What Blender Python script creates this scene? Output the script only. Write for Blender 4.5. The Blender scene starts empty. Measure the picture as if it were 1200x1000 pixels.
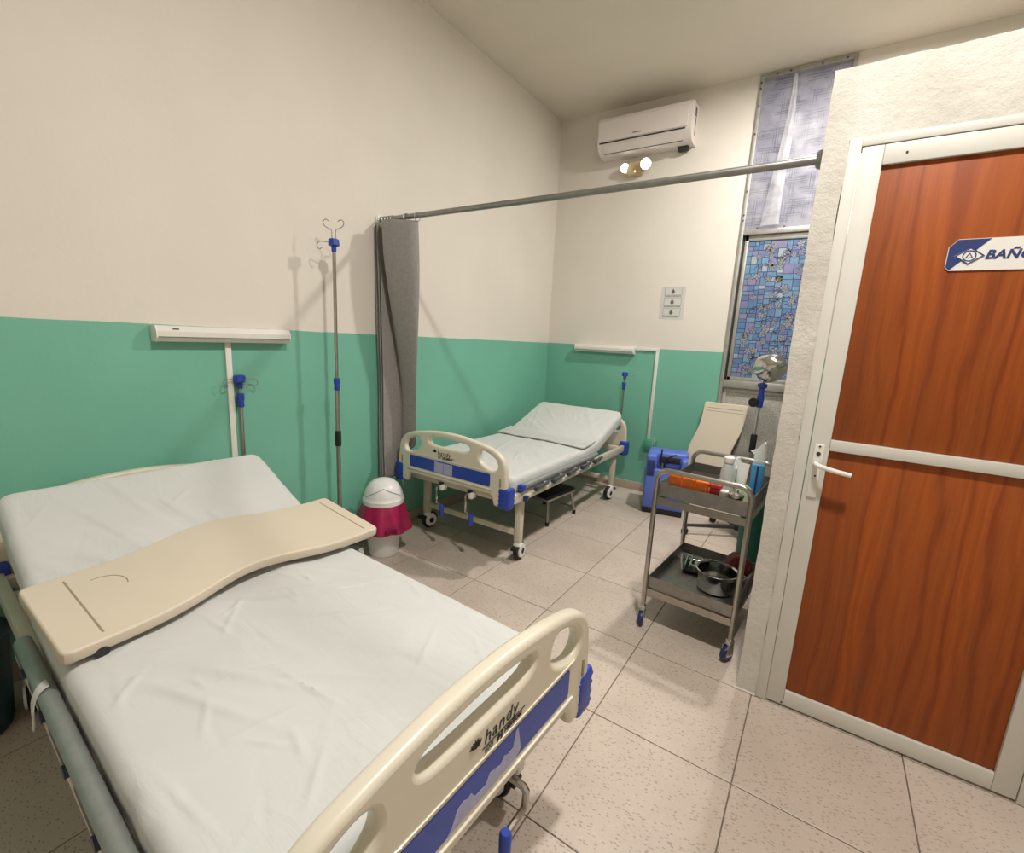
import bpy, bmesh, math, random
from mathutils import Vector, Matrix, noise
R = math.radians
random.seed(7)
scene = bpy.context.scene
COL = scene.collection

# ------------------------------------------------------------------ camera
cam_d = bpy.data.cameras.new('camera'); cam = bpy.data.objects.new('camera', cam_d); COL.objects.link(cam)
FPX = 544.66
cam_d.sensor_fit = 'HORIZONTAL'; cam_d.sensor_width = 36.0; cam_d.lens = FPX / 1200 * 36.0
cam_d.clip_start = 0.02
cr = Vector((0.82860784, 0.55765674, 0.04927487)); cu = Vector((-0.14640528, 0.13090003, 0.98052571)); cf = Vector((-0.54034669, 0.81968539, -0.19010868))
CAM = Vector((2.49, 0.0, 1.44))
cam.matrix_world = Matrix(((cr.x, cu.x, -cf.x, CAM.x), (cr.y, cu.y, -cf.y, CAM.y), (cr.z, cu.z, -cf.z, CAM.z), (0, 0, 0, 1)))
scene.camera = cam

# ------------------------------------------------------------------ world (dull daylight outside the window) and exposure
w = bpy.data.worlds.new('world'); scene.world = w; w.use_nodes = True
bgn = w.node_tree.nodes['Background']; bgn.inputs[0].default_value = (0.70, 0.80, 1.0, 1); bgn.inputs[1].default_value = 2.5
scene.view_settings.view_transform = 'Standard'
try: scene.view_settings.look = 'None'
except Exception: pass
scene.view_settings.gamma = 1.0
scene.view_settings.use_curve_mapping = False
scene.view_settings.exposure = 0.10
LAMP_W = 62.0            # each ceiling lamp
LAMPS = [((2.40, 3.38), 1.0), ((2.50, 1.00), 1.0)]

# ------------------------------------------------------------------ helpers: materials
def lin(c):
    return tuple(((x / 255) / 12.92 if x / 255 <= 0.04045 else ((x / 255 + 0.055) / 1.055) ** 2.4) for x in c)
class NT:
    def __init__(s, name):
        s.m = bpy.data.materials.new(name); s.m.use_nodes = True; s.t = s.m.node_tree; s.b = s.t.nodes['Principled BSDF']
        s.out = s.t.nodes['Material Output']
    def n(s, typ, **kw):
        nd = s.t.nodes.new(typ)
        for k, v in kw.items(): setattr(nd, k, v)
        return nd
    def l(s, a, b): s.t.links.new(a, b)
    def ramp(s, fac, stops):
        r = s.n('ShaderNodeValToRGB'); els = r.color_ramp.elements
        while len(els) < len(stops): els.new(0.5)
        for e, (p, c) in zip(els, stops): e.position = p; e.color = (*c, 1)
        s.l(fac, r.inputs[0]); return r.outputs[0]
    def mix(s, fac, a, b, mode='MIX'):
        m = s.n('ShaderNodeMix', data_type='RGBA', blend_type=mode)
        for sock, v in ((m.inputs[0], fac), (m.inputs[6], a), (m.inputs[7], b)):
            if isinstance(v, (int, float)): sock.default_value = v
            elif isinstance(v, tuple): sock.default_value = (*v, 1) if len(v) == 3 else v
            else: s.l(v, sock)
        return m.outputs[2]
    def noise(s, scale, detail=3, vec=None, rough=0.5):
        nz = s.n('ShaderNodeTexNoise'); nz.inputs['Scale'].default_value = scale; nz.inputs['Detail'].default_value = detail; nz.inputs['Roughness'].default_value = rough
        if vec is not None: s.l(vec, nz.inputs['Vector'])
        return nz.outputs[0]
    def bump(s, h, strength=0.2, dist=0.005):
        b = s.n('ShaderNodeBump'); b.inputs['Strength'].default_value = strength; b.inputs['Distance'].default_value = dist
        s.l(h, b.inputs['Height']); s.l(b.outputs[0], s.b.inputs['Normal'])
    def pos(s):
        return s.n('ShaderNodeNewGeometry').outputs['Position']
def mat(name, rgb, rough=0.5, metal=0.0, var=0.06, scale=18, bump=0.0, bscale=120, bdist=0.002, alpha=1.0, trans=0.0, sheen=0.0, emit=None, coat=0.0):
    t = NT(name); c = lin(rgb)
    if var > 0:
        tc = t.n('ShaderNodeTexCoord').outputs['Object']
        nz = t.noise(scale, 4, tc)
        col = t.ramp(nz, [(0.3, tuple(x * (1 - var) for x in c)), (0.7, tuple(min(1, x * (1 + var)) for x in c))])
        t.l(col, t.b.inputs['Base Color'])
    else: t.b.inputs['Base Color'].default_value = (*c, 1)
    t.b.inputs['Roughness'].default_value = rough; t.b.inputs['Metallic'].default_value = metal
    t.b.inputs['Alpha'].default_value = alpha; t.b.inputs['Transmission Weight'].default_value = trans
    t.b.inputs['Sheen Weight'].default_value = sheen; t.b.inputs['Coat Weight'].default_value = coat
    if emit:
        t.b.inputs['Emission Color'].default_value = (*lin(emit[0]), 1); t.b.inputs['Emission Strength'].default_value = emit[1]
    if bump > 0:
        tc2 = t.n('ShaderNodeTexCoord').outputs['Object']
        t.bump(t.noise(bscale, 4, tc2), bump, bdist)
    return t.m

# two-tone wall paint: cream above, green below a slightly sloping paint line
CREAM = lin((224, 218, 208)); GREEN = lin((116, 182, 160))
def wall_paint(name, zline, slope_axis=None, slope=0.0, ref=0.0, cream=CREAM, green=True):
    t = NT(name); p = t.pos(); sep = t.n('ShaderNodeSeparateXYZ'); t.l(p, sep.inputs[0])
    n1 = t.noise(2.2, 4, p); cr_ = t.ramp(n1, [(0.3, tuple(x * 0.965 for x in cream)), (0.75, tuple(min(1, x * 1.02) for x in cream))])
    if green:
        gr = t.ramp(n1, [(0.3, tuple(x * 0.95 for x in GREEN)), (0.75, tuple(x * 1.05 for x in GREEN))])
        wob = t.n('ShaderNodeMath', operation='MULTIPLY_ADD'); t.l(t.noise(9, 2, p), wob.inputs[0]); wob.inputs[1].default_value = 0.008; wob.inputs[2].default_value = zline - 0.004
        line = wob.outputs[0]
        if slope_axis:
            ma = t.n('ShaderNodeMath', operation='MULTIPLY_ADD'); t.l(sep.outputs[slope_axis], ma.inputs[0]); ma.inputs[1].default_value = slope; t.l(line, ma.inputs[2]); line = ma.outputs[0]
        lt = t.n('ShaderNodeMath', operation='LESS_THAN'); t.l(sep.outputs['Z'], lt.inputs[0]); t.l(line, lt.inputs[1])
        col = t.mix(lt.outputs[0], cr_, gr)
        ro = t.n('ShaderNodeMath', operation='MULTIPLY_ADD'); t.l(lt.outputs[0], ro.inputs[0]); ro.inputs[1].default_value = -0.25; ro.inputs[2].default_value = 0.75
        t.l(ro.outputs[0], t.b.inputs['Roughness'])
    else:
        col = cr_; t.b.inputs['Roughness'].default_value = 0.8
    t.l(col, t.b.inputs['Base Color'])
    t.bump(t.noise(26, 6, p, 0.65), 0.18, 0.006)
    return t.m
M = {}
M['wall_left'] = wall_paint('painted_wall_long', 1.4215, 'Y', -0.0066)
M['wall_back'] = wall_paint('painted_wall_window', 1.394)
M['wall_plain'] = wall_paint('cream_wall', 0, green=False)
M['ceiling'] = wall_paint('ceiling_paint', 0, green=False, cream=lin((222, 214, 200)))
t = NT('rough_white_plaster'); p = t.pos()
nz = t.noise(5, 5, p); t.l(t.ramp(nz, [(0.3, lin((198, 193, 183))), (0.7, lin((218, 214, 206)))]), t.b.inputs['Base Color']); t.b.inputs['Roughness'].default_value = 0.85
t.bump(t.noise(32, 8, p, 0.7), 0.55, 0.012); M['plaster'] = t.m
# floor tile: beige with small brown flecks
t = NT('speckled_vinyl_tile'); p = t.pos()
mp = t.n('ShaderNodeMapping'); mp.inputs['Rotation'].default_value = (0, 0, 0.6); mp.inputs['Scale'].default_value = (1, 2.3, 1); t.l(p, mp.inputs[0])
v1 = t.n('ShaderNodeTexVoronoi'); v1.inputs['Scale'].default_value = 64; t.l(mp.outputs[0], v1.inputs['Vector'])
v2 = t.n('ShaderNodeTexVoronoi'); v2.inputs['Scale'].default_value = 95; t.l(p, v2.inputs['Vector'])
base = t.ramp(t.noise(3, 5, p), [(0.3, lin((188, 174, 162))), (0.7, lin((204, 190, 178)))])
oi = t.n('ShaderNodeObjectInfo').outputs['Random']
base = t.mix(0.06, base, t.ramp(oi, [(0, lin((150, 130, 110))), (1, lin((230, 220, 205)))]))
sel = t.n('ShaderNodeSeparateColor'); t.l(v1.outputs['Color'], sel.inputs[0])
d1 = t.ramp(v1.outputs['Distance'], [(0.20, (1, 1, 1)), (0.36, (0, 0, 0))])
s1 = t.n('ShaderNodeMath', operation='GREATER_THAN'); t.l(sel.outputs[0], s1.inputs[0]); s1.inputs[1].default_value = 0.36
f1 = t.n('ShaderNodeMath', operation='MULTIPLY'); t.l(d1, f1.inputs[0]); t.l(s1.outputs[0], f1.inputs[1])
f1b = t.n('ShaderNodeMath', operation='MULTIPLY'); t.l(f1.outputs[0], f1b.inputs[0]); f1b.inputs[1].default_value = 0.58
col = t.mix(f1b.outputs[0], base, lin((118, 92, 74)))
d2 = t.ramp(v2.outputs['Distance'], [(0.10, (1, 1, 1)), (0.30, (0, 0, 0))])
f2 = t.n('ShaderNodeMath', operation='MULTIPLY'); t.l(d2, f2.inputs[0]); f2.inputs[1].default_value = 0.3
col = t.mix(f2.outputs[0], col, lin((222, 210, 196)))
t.l(col, t.b.inputs['Base Color']); t.b.inputs['Roughness'].default_value = 0.42
t.bump(t.noise(60, 3, p), 0.05, 0.002); M['tile'] = t.m
M['grout'] = mat('dark_grout', (118, 106, 92), 0.9, scale=30, var=0.15)
# wood laminate
t = NT('red_brown_wood_laminate'); tc = t.n('ShaderNodeTexCoord').outputs['Object']
mp = t.n('ShaderNodeMapping'); mp.inputs['Scale'].default_value = (1.0, 1.0, 0.16); t.l(tc, mp.inputs[0])
wv = t.n('ShaderNodeTexWave', wave_type='BANDS', bands_direction='X'); wv.inputs['Scale'].default_value = 3.4; wv.inputs['Distortion'].default_value = 9.0; wv.inputs['Detail'].default_value = 3; wv.inputs['Detail Scale'].default_value = 1.6
t.l(mp.outputs[0], wv.inputs['Vector'])
g = t.ramp(wv.outputs[0], [(0.0, lin((132, 60, 20))), (0.14, lin((154, 75, 26))), (0.75, lin((164, 83, 28))), (1.0, lin((152, 74, 24)))])
mp2 = t.n('ShaderNodeMapping'); mp2.inputs['Scale'].default_value = (2.6, 1, 0.05); t.l(tc, mp2.inputs[0])
wide = t.ramp(t.noise(2.0, 2, mp2.outputs[0]), [(0.42, (0, 0, 0)), (0.58, (1, 1, 1))])
fw_ = t.n('ShaderNodeMath', operation='MULTIPLY'); t.l(wide, fw_.inputs[0]); fw_.inputs[1].default_value = 0.6
g2 = t.mix(fw_.outputs[0], g, lin((124, 66, 32)))
mp3 = t.n('ShaderNodeMapping'); mp3.inputs['Scale'].default_value = (60, 1, 1.6); t.l(tc, mp3.inputs[0])
g3 = t.mix(0.16, g2, t.ramp(t.noise(3, 4, mp3.outputs[0]), [(0.3, lin((96, 44, 18))), (0.7, lin((186, 98, 44)))]))
t.l(g3, t.b.inputs['Base Color']); t.b.inputs['Roughness'].default_value = 0.5; t.b.inputs['Specular IOR Level'].default_value = 0.3; M['wood'] = t.m

M['white_alu'] = mat('white_enamel_aluminium', (212, 210, 202), 0.35, 0.0, 0.03, 8)
M['alu'] = mat('weathered_aluminium', (172, 170, 164), 0.45, 0.55, 0.10, 20)
M['baseboard'] = mat('beige_baseboard_tile', (176, 164, 148), 0.5, var=0.08)
M['beige'] = mat('cream_bed_plastic', (214, 208, 190), 0.32, var=0.02, scale=6, coat=0.15)
M['bedsteel'] = mat('cream_painted_steel', (208, 202, 184), 0.38, var=0.05, scale=14)
M['blue'] = mat('royal_blue_plastic', (40, 68, 164), 0.38, var=0.05, scale=10)
M['blue_dark'] = mat('navy_blue_plastic', (34, 46, 96), 0.4, var=0.05)
t = NT('white_cotton_sheet'); tc = t.n('ShaderNodeTexCoord').outputs['Object']; c_ = lin((203, 205, 203))
t.l(t.ramp(t.noise(4, 4, tc), [(0.3, tuple(x * 0.975 for x in c_)), (0.7, tuple(x * 1.02 for x in c_))]), t.b.inputs['Base Color']); t.b.inputs['Roughness'].default_value = 0.9; t.b.inputs['Sheen Weight'].default_value = 0.15
mp = t.n('ShaderNodeMapping'); mp.inputs['Rotation'].default_value = (0, 0, 0.7); mp.inputs['Scale'].default_value = (1, 3.2, 1); t.l(tc, mp.inputs[0])
nz = t.n('ShaderNodeTexNoise'); nz.inputs['Scale'].default_value = 7; nz.inputs['Detail'].default_value = 5; nz.inputs['Roughness'].default_value = 0.55; nz.inputs['Distortion'].default_value = 1.2; t.l(mp.outputs[0], nz.inputs['Vector'])
ms = t.ramp(t.noise(2.6, 2, tc), [(0.42, (0, 0, 0)), (0.62, (1, 1, 1))])
hm = t.n('ShaderNodeMath', operation='MULTIPLY'); t.l(nz.outputs[0], hm.inputs[0]); t.l(ms, hm.inputs[1])
t.bump(hm.outputs[0], 0.40, 0.010); M['sheet'] = t.m
M['tray'] = mat('cream_tray_plastic', (210, 199, 180), 0.42, var=0.02, scale=5)
M['groove'] = mat('tray_groove', (150, 138, 116), 0.6, var=0.05)
M['chrome'] = mat('polished_chrome', (205, 205, 202), 0.12, 1.0, 0.03, 9)
M['steel'] = mat('brushed_stainless_steel', (176, 172, 164), 0.28, 1.0, 0.08, 24)
M['shelfsteel'] = mat('worn_dull_steel', (150, 148, 144), 0.42, 1.0, 0.12, 30)
M['rodsteel'] = mat('galvanised_tube', (150, 150, 148), 0.4, 0.85, 0.10, 30)
M['greytube'] = mat('grey_anodised_tube', (156, 162, 160), 0.45, 0.5, 0.08, 30)
M['greyplastic'] = mat('slate_grey_plastic', (80, 90, 100), 0.45, var=0.08)
M['slatedark'] = mat('dark_slate_plastic', (46, 58, 82), 0.45, var=0.08)
M['black'] = mat('black_rubber', (24, 24, 26), 0.6, var=0.15)
M['white'] = mat('white_plastic', (232, 232, 228), 0.35, var=0.02)
M['offwhite'] = mat('offwhite_plastic', (222, 220, 212), 0.4, var=0.03)
M['acwhite'] = mat('ac_white_plastic', (226, 218, 214), 0.38, var=0.015)
M['dark'] = mat('dark_slot', (48, 48, 52), 0.7, var=0.1)
t = NT('grey_curtain_cloth'); tc = t.n('ShaderNodeTexCoord').outputs['Object']
mp = t.n('ShaderNodeMapping'); mp.inputs['Scale'].default_value = (1, 1, 1); t.l(tc, mp.inputs[0])
t.l(t.ramp(t.noise(60, 3, tc), [(0.3, lin((136, 133, 131))), (0.7, lin((148, 145, 142)))]), t.b.inputs['Base Color']); t.b.inputs['Roughness'].default_value = 0.8; t.b.inputs['Sheen Weight'].default_value = 0.2
t.bump(t.noise(14, 4, tc), 0.3, 0.01); M['curtain'] = t.m
M['pinkbag'] = mat('magenta_plastic_bag', (160, 28, 80), 0.3, var=0.15, scale=20, bump=0.4, bscale=40, bdist=0.006)
M['binwhite'] = mat('white_bin_plastic', (226, 226, 224), 0.35, var=0.02)
M['bindark'] = mat('dark_teal_bin_plastic', (20, 52, 56), 0.45, var=0.1)
M['oxyblue'] = mat('periwinkle_blue_casing', (92, 116, 206), 0.42, var=0.04, scale=8)
M['oxydark'] = mat('navy_casing_recess', (40, 54, 110), 0.5, var=0.05)
M['orange'] = mat('orange_plastic', (238, 120, 28), 0.4, var=0.06)
M['red'] = mat('red_plastic', (176, 34, 40), 0.4, var=0.1)
M['darkred'] = mat('dark_red_plastic', (118, 32, 38), 0.45, var=0.15)
M['clear'] = mat('cloudy_clear_plastic', (214, 218, 218), 0.2, var=0.02, trans=0.35)
M['bluepack'] = mat('sky_blue_wrapper', (62, 140, 190), 0.35, var=0.1)
M['greencloth'] = mat('pale_green_gauze', (168, 184, 150), 0.85, var=0.15, bump=0.5, bscale=60, bdist=0.005)
M['tank'] = mat('green_cylinder_paint', (14, 88, 70), 0.35, var=0.08)
M['cap'] = mat('paper_white', (232, 234, 232), 0.7, var=0.02)
M['ink'] = mat('black_ink', (32, 30, 30), 0.6, var=0.05)
M['greyink'] = mat('grey_ink', (96, 100, 104), 0.7, var=0.05)
M['signblue'] = mat('navy_sign_ink', (48, 62, 116), 0.4, var=0.04)
M['signwhite'] = mat('white_sign_acrylic', (232, 230, 226), 0.3, var=0.01)
M['sticker'] = mat('torn_pale_sticker', (166, 168, 200), 0.5, var=0.12, scale=60)
M['greenbox'] = mat('green_painted_box', (74, 158, 130), 0.5, var=0.05)
M['paper'] = mat('laminated_paper', (206, 206, 202), 0.25, var=0.03)
M['em_beige'] = mat('aged_beige_plastic', (196, 178, 140), 0.45, var=0.06)
M['led'] = mat('lit_led_lens', (255, 250, 235), 0.3, var=0, emit=((255, 246, 226), 14.0))
M['diffuser'] = mat('lit_lamp_diffuser', (255, 250, 238), 0.4, var=0, emit=((255, 246, 230), 6.0))
M['amber'] = mat('amber_led', (255, 200, 120), 0.4, var=0, emit=((255, 210, 130), 4.0))
M['frost'] = None
# films on the glass: part of the daylight passes through
def film(name, rgb, tr=0.55, rough=0.35):
    t = NT(name); c = lin(rgb)
    tl = t.n('ShaderNodeBsdfTranslucent'); tl.inputs[0].default_value = (*c, 1)
    t.b.inputs['Base Color'].default_value = (*c, 1); t.b.inputs['Roughness'].default_value = rough
    nz = t.noise(30, 2, t.pos()); col = t.ramp(nz, [(0.3, tuple(x * 0.9 for x in c)), (0.7, tuple(min(1, x * 1.1) for x in c))])
    t.l(col, t.b.inputs['Base Color']); t.l(col, tl.inputs[0])
    mx = t.n('ShaderNodeMixShader'); mx.inputs[0].default_value = tr
    t.l(t.b.outputs[0], mx.inputs[1]); t.l(tl.outputs[0], mx.inputs[2]); t.l(mx.outputs[0], t.out.inputs[0]); return t.m
FILM_B = [film('film_blue_%d' % i, c) for i, c in enumerate([(152, 196, 232), (166, 206, 238), (134, 176, 222), (172, 178, 222), (186, 182, 226), (146, 166, 214), (222, 232, 242)])]
FILM_LINE = film('film_dark_line', (58, 66, 100), 0.3)
FILM_PETAL = film('film_petal', (206, 208, 226))
FILM_YEL = film('film_yellow', (206, 206, 130))
FILM_LAV = film('film_lavender', (158, 156, 170), 0.4)
FILM_LAVL = film('film_grey_line', (104, 104, 124), 0.3)
t = NT('speckled_frosted_pane'); p = t.pos()
t.l(t.ramp(t.noise(150, 4, p, 0.8), [(0.40, lin((134, 132, 124))), (0.60, lin((188, 186, 178)))]), t.b.inputs['Base Color']); t.b.inputs['Roughness'].default_value = 0.3; M['frost'] = t.m
t = NT('clear_wrinkled_plastic'); tp = t.n('ShaderNodeBsdfTransparent'); t.b.inputs['Base Color'].default_value = (0.8, 0.8, 0.84, 1); t.b.inputs['Roughness'].default_value = 0.38
nz = t.ramp(t.noise(7, 3, t.pos()), [(0.35, (0.06, 0.06, 0.06)), (0.7, (0.30, 0.30, 0.30))])
mx = t.n('ShaderNodeMixShader'); t.l(nz, mx.inputs[0]); t.l(tp.outputs[0], mx.inputs[1]); t.l(t.b.outputs[0], mx.inputs[2]); t.l(mx.outputs[0], t.out.inputs[0]); M['plasticsheet'] = t.m

t = NT('doubled_clear_plastic'); tp = t.n('ShaderNodeBsdfTransparent'); t.b.inputs['Base Color'].default_value = (0.72, 0.72, 0.75, 1); t.b.inputs['Roughness'].default_value = 0.4
nz = t.ramp(t.noise(9, 3, t.pos()), [(0.35, (0.25, 0.25, 0.25)), (0.7, (0.55, 0.55, 0.55))])
mx = t.n('ShaderNodeMixShader'); t.l(nz, mx.inputs[0]); t.l(tp.outputs[0], mx.inputs[1]); t.l(t.b.outputs[0], mx.inputs[2]); t.l(mx.outputs[0], t.out.inputs[0]); M['plasticfold'] = t.m

# ------------------------------------------------------------------ helpers: meshes
class MB:
    def __init__(s): s.v = []; s.f = []; s.mi = []; s.cur = 0
    def add(s, vs, fs):
        o = len(s.v); s.v += [tuple(a) for a in vs]; s.f += [tuple(i + o for i in f) for f in fs]; s.mi += [s.cur] * len(fs); return s
    def box(s, a, b):
        (x0, y0, z0), (x1, y1, z1) = a, b
        vs = [(x0, y0, z0), (x1, y0, z0), (x1, y1, z0), (x0, y1, z0), (x0, y0, z1), (x1, y0, z1), (x1, y1, z1), (x0, y1, z1)]
        return s.add(vs, [(0, 3, 2, 1), (4, 5, 6, 7), (0, 1, 5, 4), (1, 2, 6, 5), (2, 3, 7, 6), (3, 0, 4, 7)])
    def rbox(s, a, b, r=0.005, seg=2):
        bm = bmesh.new(); bmesh.ops.create_cube(bm, size=1)
        sz = [b[i] - a[i] for i in range(3)]; c = [(a[i] + b[i]) / 2 for i in range(3)]
        for v in bm.verts: v.co = Vector((v.co.x * sz[0] + c[0], v.co.y * sz[1] + c[1], v.co.z * sz[2] + c[2]))
        bmesh.ops.bevel(bm, geom=list(bm.edges), offset=min(r, min(sz) * 0.49), segments=seg, affect='EDGES', profile=0.5)
        return s.bm(bm)
    def bm(s, bm):
        bm.verts.index_update(); s.add([v.co for v in bm.verts], [[v.index for v in f.verts] for f in bm.faces]); bm.free(); return s
    def tube(s, pts, r, seg=10, closed=False, caps=True):
        pts = [Vector(p) for p in pts]; n = len(pts); rr = r if isinstance(r, (list, tuple)) else [r] * n
        up = None; rings = []
        for i, p in enumerate(pts):
            if closed: d = pts[(i + 1) % n] - pts[i - 1]
            elif i == 0: d = pts[1] - p
            elif i == n - 1: d = p - pts[i - 1]
            else: d = (pts[i + 1] - p).normalized() + (p - pts[i - 1]).normalized()
            d.normalize()
            if up is None:
                up = Vector((0, 0, 1)) if abs(d.z) < 0.9 else Vector((1, 0, 0))
            x = up - d * up.dot(d)
            if x.length < 1e-5: x = Vector((0, 1, 0)) - d * d.y
            x.normalize(); up = x; y = d.cross(x)
            rings.append([p + (x * math.cos(2 * math.pi * k / seg) + y * math.sin(2 * math.pi * k / seg)) * rr[i] for k in range(seg)])
        vs = [q for ring in rings for q in ring]; fs = []
        for i in range(n if closed else n - 1):
            j = (i + 1) % n
            for k in range(seg): fs.append((i * seg + k, i * seg + (k + 1) % seg, j * seg + (k + 1) % seg, j * seg + k))
        if caps and not closed:
            fs.append(tuple(range(seg - 1, -1, -1))); fs.append(tuple((n - 1) * seg + k for k in range(seg)))
        return s.add(vs, fs)
    def lathe(s, prof, c=(0, 0, 0), seg=28, axis='Z', wob=None):
        vs = []; fs = []; n = len(prof)
        for i, (r, h) in enumerate(prof):
            for k in range(seg):
                a = 2 * math.pi * k / seg; rr = r * (1 + (wob(a, h) if wob else 0)); x, y = rr * math.cos(a), rr * math.sin(a)
                q = {'Z': (x, y, h), 'X': (h, x, y), 'Y': (y, h, x)}[axis]
                vs.append((q[0] + c[0], q[1] + c[1], q[2] + c[2]))
        for i in range(n - 1):
            for k in range(seg): fs.append((i * seg + k, i * seg + (k + 1) % seg, (i + 1) * seg + (k + 1) % seg, (i + 1) * seg + k))
        if prof[0][0] > 1e-6: fs.append(tuple(range(seg - 1, -1, -1)))
        if prof[-1][0] > 1e-6: fs.append(tuple((n - 1) * seg + k for k in range(seg)))
        return s.add(vs, fs)
    def prism(s, poly, h0, h1, plane='XZ'):
        n = len(poly)
        def q(a, b, h): return {'XZ': (a, h, b), 'YZ': (h, a, b), 'XY': (a, b, h)}[plane]
        vs = [q(a, b, h0) for a, b in poly] + [q(a, b, h1) for a, b in poly]
        fs = [tuple(range(n)), tuple(range(2 * n - 1, n - 1, -1))] + [(i, i + n, (i + 1) % n + n, (i + 1) % n) for i in range(n)]
        return s.add(vs, fs)
    def xform(s, m):
        s.v = [tuple(m @ Vector(a)) for a in s.v]; return s
    def mesh(s, name, mats, smooth=35):
        me = bpy.data.meshes.new(name); me.from_pydata(s.v, [], s.f)
        bm = bmesh.new(); bm.from_mesh(me); bmesh.ops.remove_doubles(bm, verts=list(bm.verts), dist=1e-6) if len(s.v) < 4000 and not any(s.mi) else None
        bmesh.ops.recalc_face_normals(bm, faces=list(bm.faces)); bm.to_mesh(me); bm.free()
        for m_ in (mats if isinstance(mats, (list, tuple)) else [mats]): me.materials.append(m_)
        if any(s.mi) and len(s.mi) == len(me.polygons): me.polygons.foreach_set('material_index', s.mi)
        if smooth:
            me.polygons.foreach_set('use_smooth', [True] * len(me.polygons)); me.set_sharp_from_angle(angle=R(smooth))
        me.update(); return me
    def build(s, name, mats, parent=None, smooth=35):
        o = bpy.data.objects.new(name, s.mesh(name, mats, smooth)); COL.objects.link(o)
        if parent: o.parent = parent
        return o
def empty(name, loc=(0, 0, 0), rz=0.0):
    o = bpy.data.objects.new(name, None); COL.objects.link(o); o.location = loc; o.rotation_euler = (0, 0, rz); o.empty_display_size = 0.05; return o
def tag(o, label, cat, group=None):
    o['label'] = label; o['category'] = cat
    if group: o['group'] = group
    return o
def struct(o, label=None):
    o['kind'] = 'structure'
    if label: o['label'] = label
    return o
def dup(o, parent=None):
    c = o.copy(); COL.objects.link(c); c.parent = parent
    for ch in list(o.children): dup(ch, c)
    return c
def smooth_loop(pts, n=5, closed=True):
    out = []; N = len(pts)
    for i in range(N if closed else N - 1):
        if closed: p0, p1, p2, p3 = pts[i - 1], pts[i], pts[(i + 1) % N], pts[(i + 2) % N]
        else: p0, p1, p2, p3 = pts[max(i - 1, 0)], pts[i], pts[i + 1], pts[min(i + 2, N - 1)]
        for k in range(n):
            u = k / n
            out.append(tuple(0.5 * ((2 * b) + (c - a) * u + (2 * a - 5 * b + 4 * c - d) * u * u + (-a + 3 * b - 3 * c + d) * u ** 3) for a, b, c, d in zip(p0, p1, p2, p3)))
    if not closed: out.append(tuple(pts[-1]))
    return out
def curve_mesh(name, loops, extrude, bevel, mx, mats, res=2):
    cd = bpy.data.curves.new(name, 'CURVE'); cd.dimensions = '2D'; cd.fill_mode = 'BOTH'; cd.extrude = extrude; cd.bevel_depth = bevel; cd.bevel_resolution = res; cd.offset = -bevel
    for lp in loops:
        sp = cd.splines.new('POLY'); sp.points.add(len(lp) - 1); sp.use_cyclic_u = True
        for q, (a, b) in zip(sp.points, lp): q.co = (a, b, 0, 1)
    return to_mesh(cd, name, mx, mats)
def to_mesh(cd, name, mx, mats, smooth=40):
    o = bpy.data.objects.new(name, cd); COL.objects.link(o)
    dg = bpy.context.evaluated_depsgraph_get(); dg.update()
    me = bpy.data.meshes.new_from_object(o.evaluated_get(dg)); bpy.data.objects.remove(o); bpy.data.curves.remove(cd)
    me.name = name; me.transform(mx); me.materials.clear(); me.materials.append(mats)
    if smooth:
        me.polygons.foreach_set('use_smooth', [True] * len(me.polygons)); me.set_sharp_from_angle(angle=R(smooth))
    return me
def text_mesh(name, body, size, mx, m_, shear=0.0, bold=0.0, ext=0.0004, spacing=1.0):
    cd = bpy.data.curves.new(name, 'FONT'); cd.body = body; cd.size = size; cd.shear = shear; cd.offset = bold; cd.extrude = ext; cd.space_character = spacing; cd.resolution_u = 3
    return to_mesh(cd, name, mx, m_, 0)
def link(name, me, parent=None):
    o = bpy.data.objects.new(name, me); COL.objects.link(o)
    if parent: o.parent = parent
    return o
YZ = Matrix(((0, 0, 1, 0), (1, 0, 0, 0), (0, 1, 0, 0), (0, 0, 0, 1)))      # curve x->Y, y->Z, normal->+X
XZ = Matrix(((1, 0, 0, 0), (0, 0, -1, 0), (0, 1, 0, 0), (0, 0, 0, 1)))     # curve x->X, y->Z, normal->-Y
T = Matrix.Translation

# ================================================================== THE ROOM
RX, RY0, RY1, CZ = 4.2, -1.7, 4.40, 3.53
fl = MB().box((-0.15, RY0 - 0.15, -0.12), (RX + 0.15, RY1 + 0.15, -0.003)).build('floor', M['grout'], None, 0)
struct(fl, 'beige speckled tile floor')
# tiles: 0.5 m grid read off the photograph
GX, GY, S, GAP = 0.432, 0.036, 0.5, 0.0022
def tile_mesh(dx, dy):
    b = 0.0018; m = MB()
    vs = [(0, 0, -0.003), (dx, 0, -0.003), (dx, dy, -0.003), (0, dy, -0.003), (0, 0, -0.001), (dx, 0, -0.001), (dx, dy, -0.001), (0, dy, -0.001), (b, b, 0), (dx - b, b, 0), (dx - b, dy - b, 0), (b, dy - b, 0)]
    fs = [(0, 3, 2, 1)] + [(i, (i + 1) % 4, (i + 1) % 4 + 4, i + 4) for i in range(4)] + [(i + 4, (i + 1) % 4 + 4, (i + 1) % 4 + 8, i + 8) for i in range(4)] + [(8, 9, 10, 11)]
    return m.add(vs, fs).mesh('tile', M['tile'], 0)
cache = {}
x = GX - S
while x < RX:
    y = GY - 4 * S
    while y < RY1:
        x0, x1, y0, y1 = max(x, 0) + GAP, min(x + S, RX) - GAP, max(y, RY0) + GAP, min(y + S, RY1) - GAP
        if x1 - x0 > 0.02 and y1 - y0 > 0.02:
            k = (round(x1 - x0, 4), round(y1 - y0, 4))
            if k not in cache: cache[k] = tile_mesh(*k)
            o = link('tile', cache[k], fl); o.location = (x0, y0, 0)
        y += S
    x += S
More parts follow.
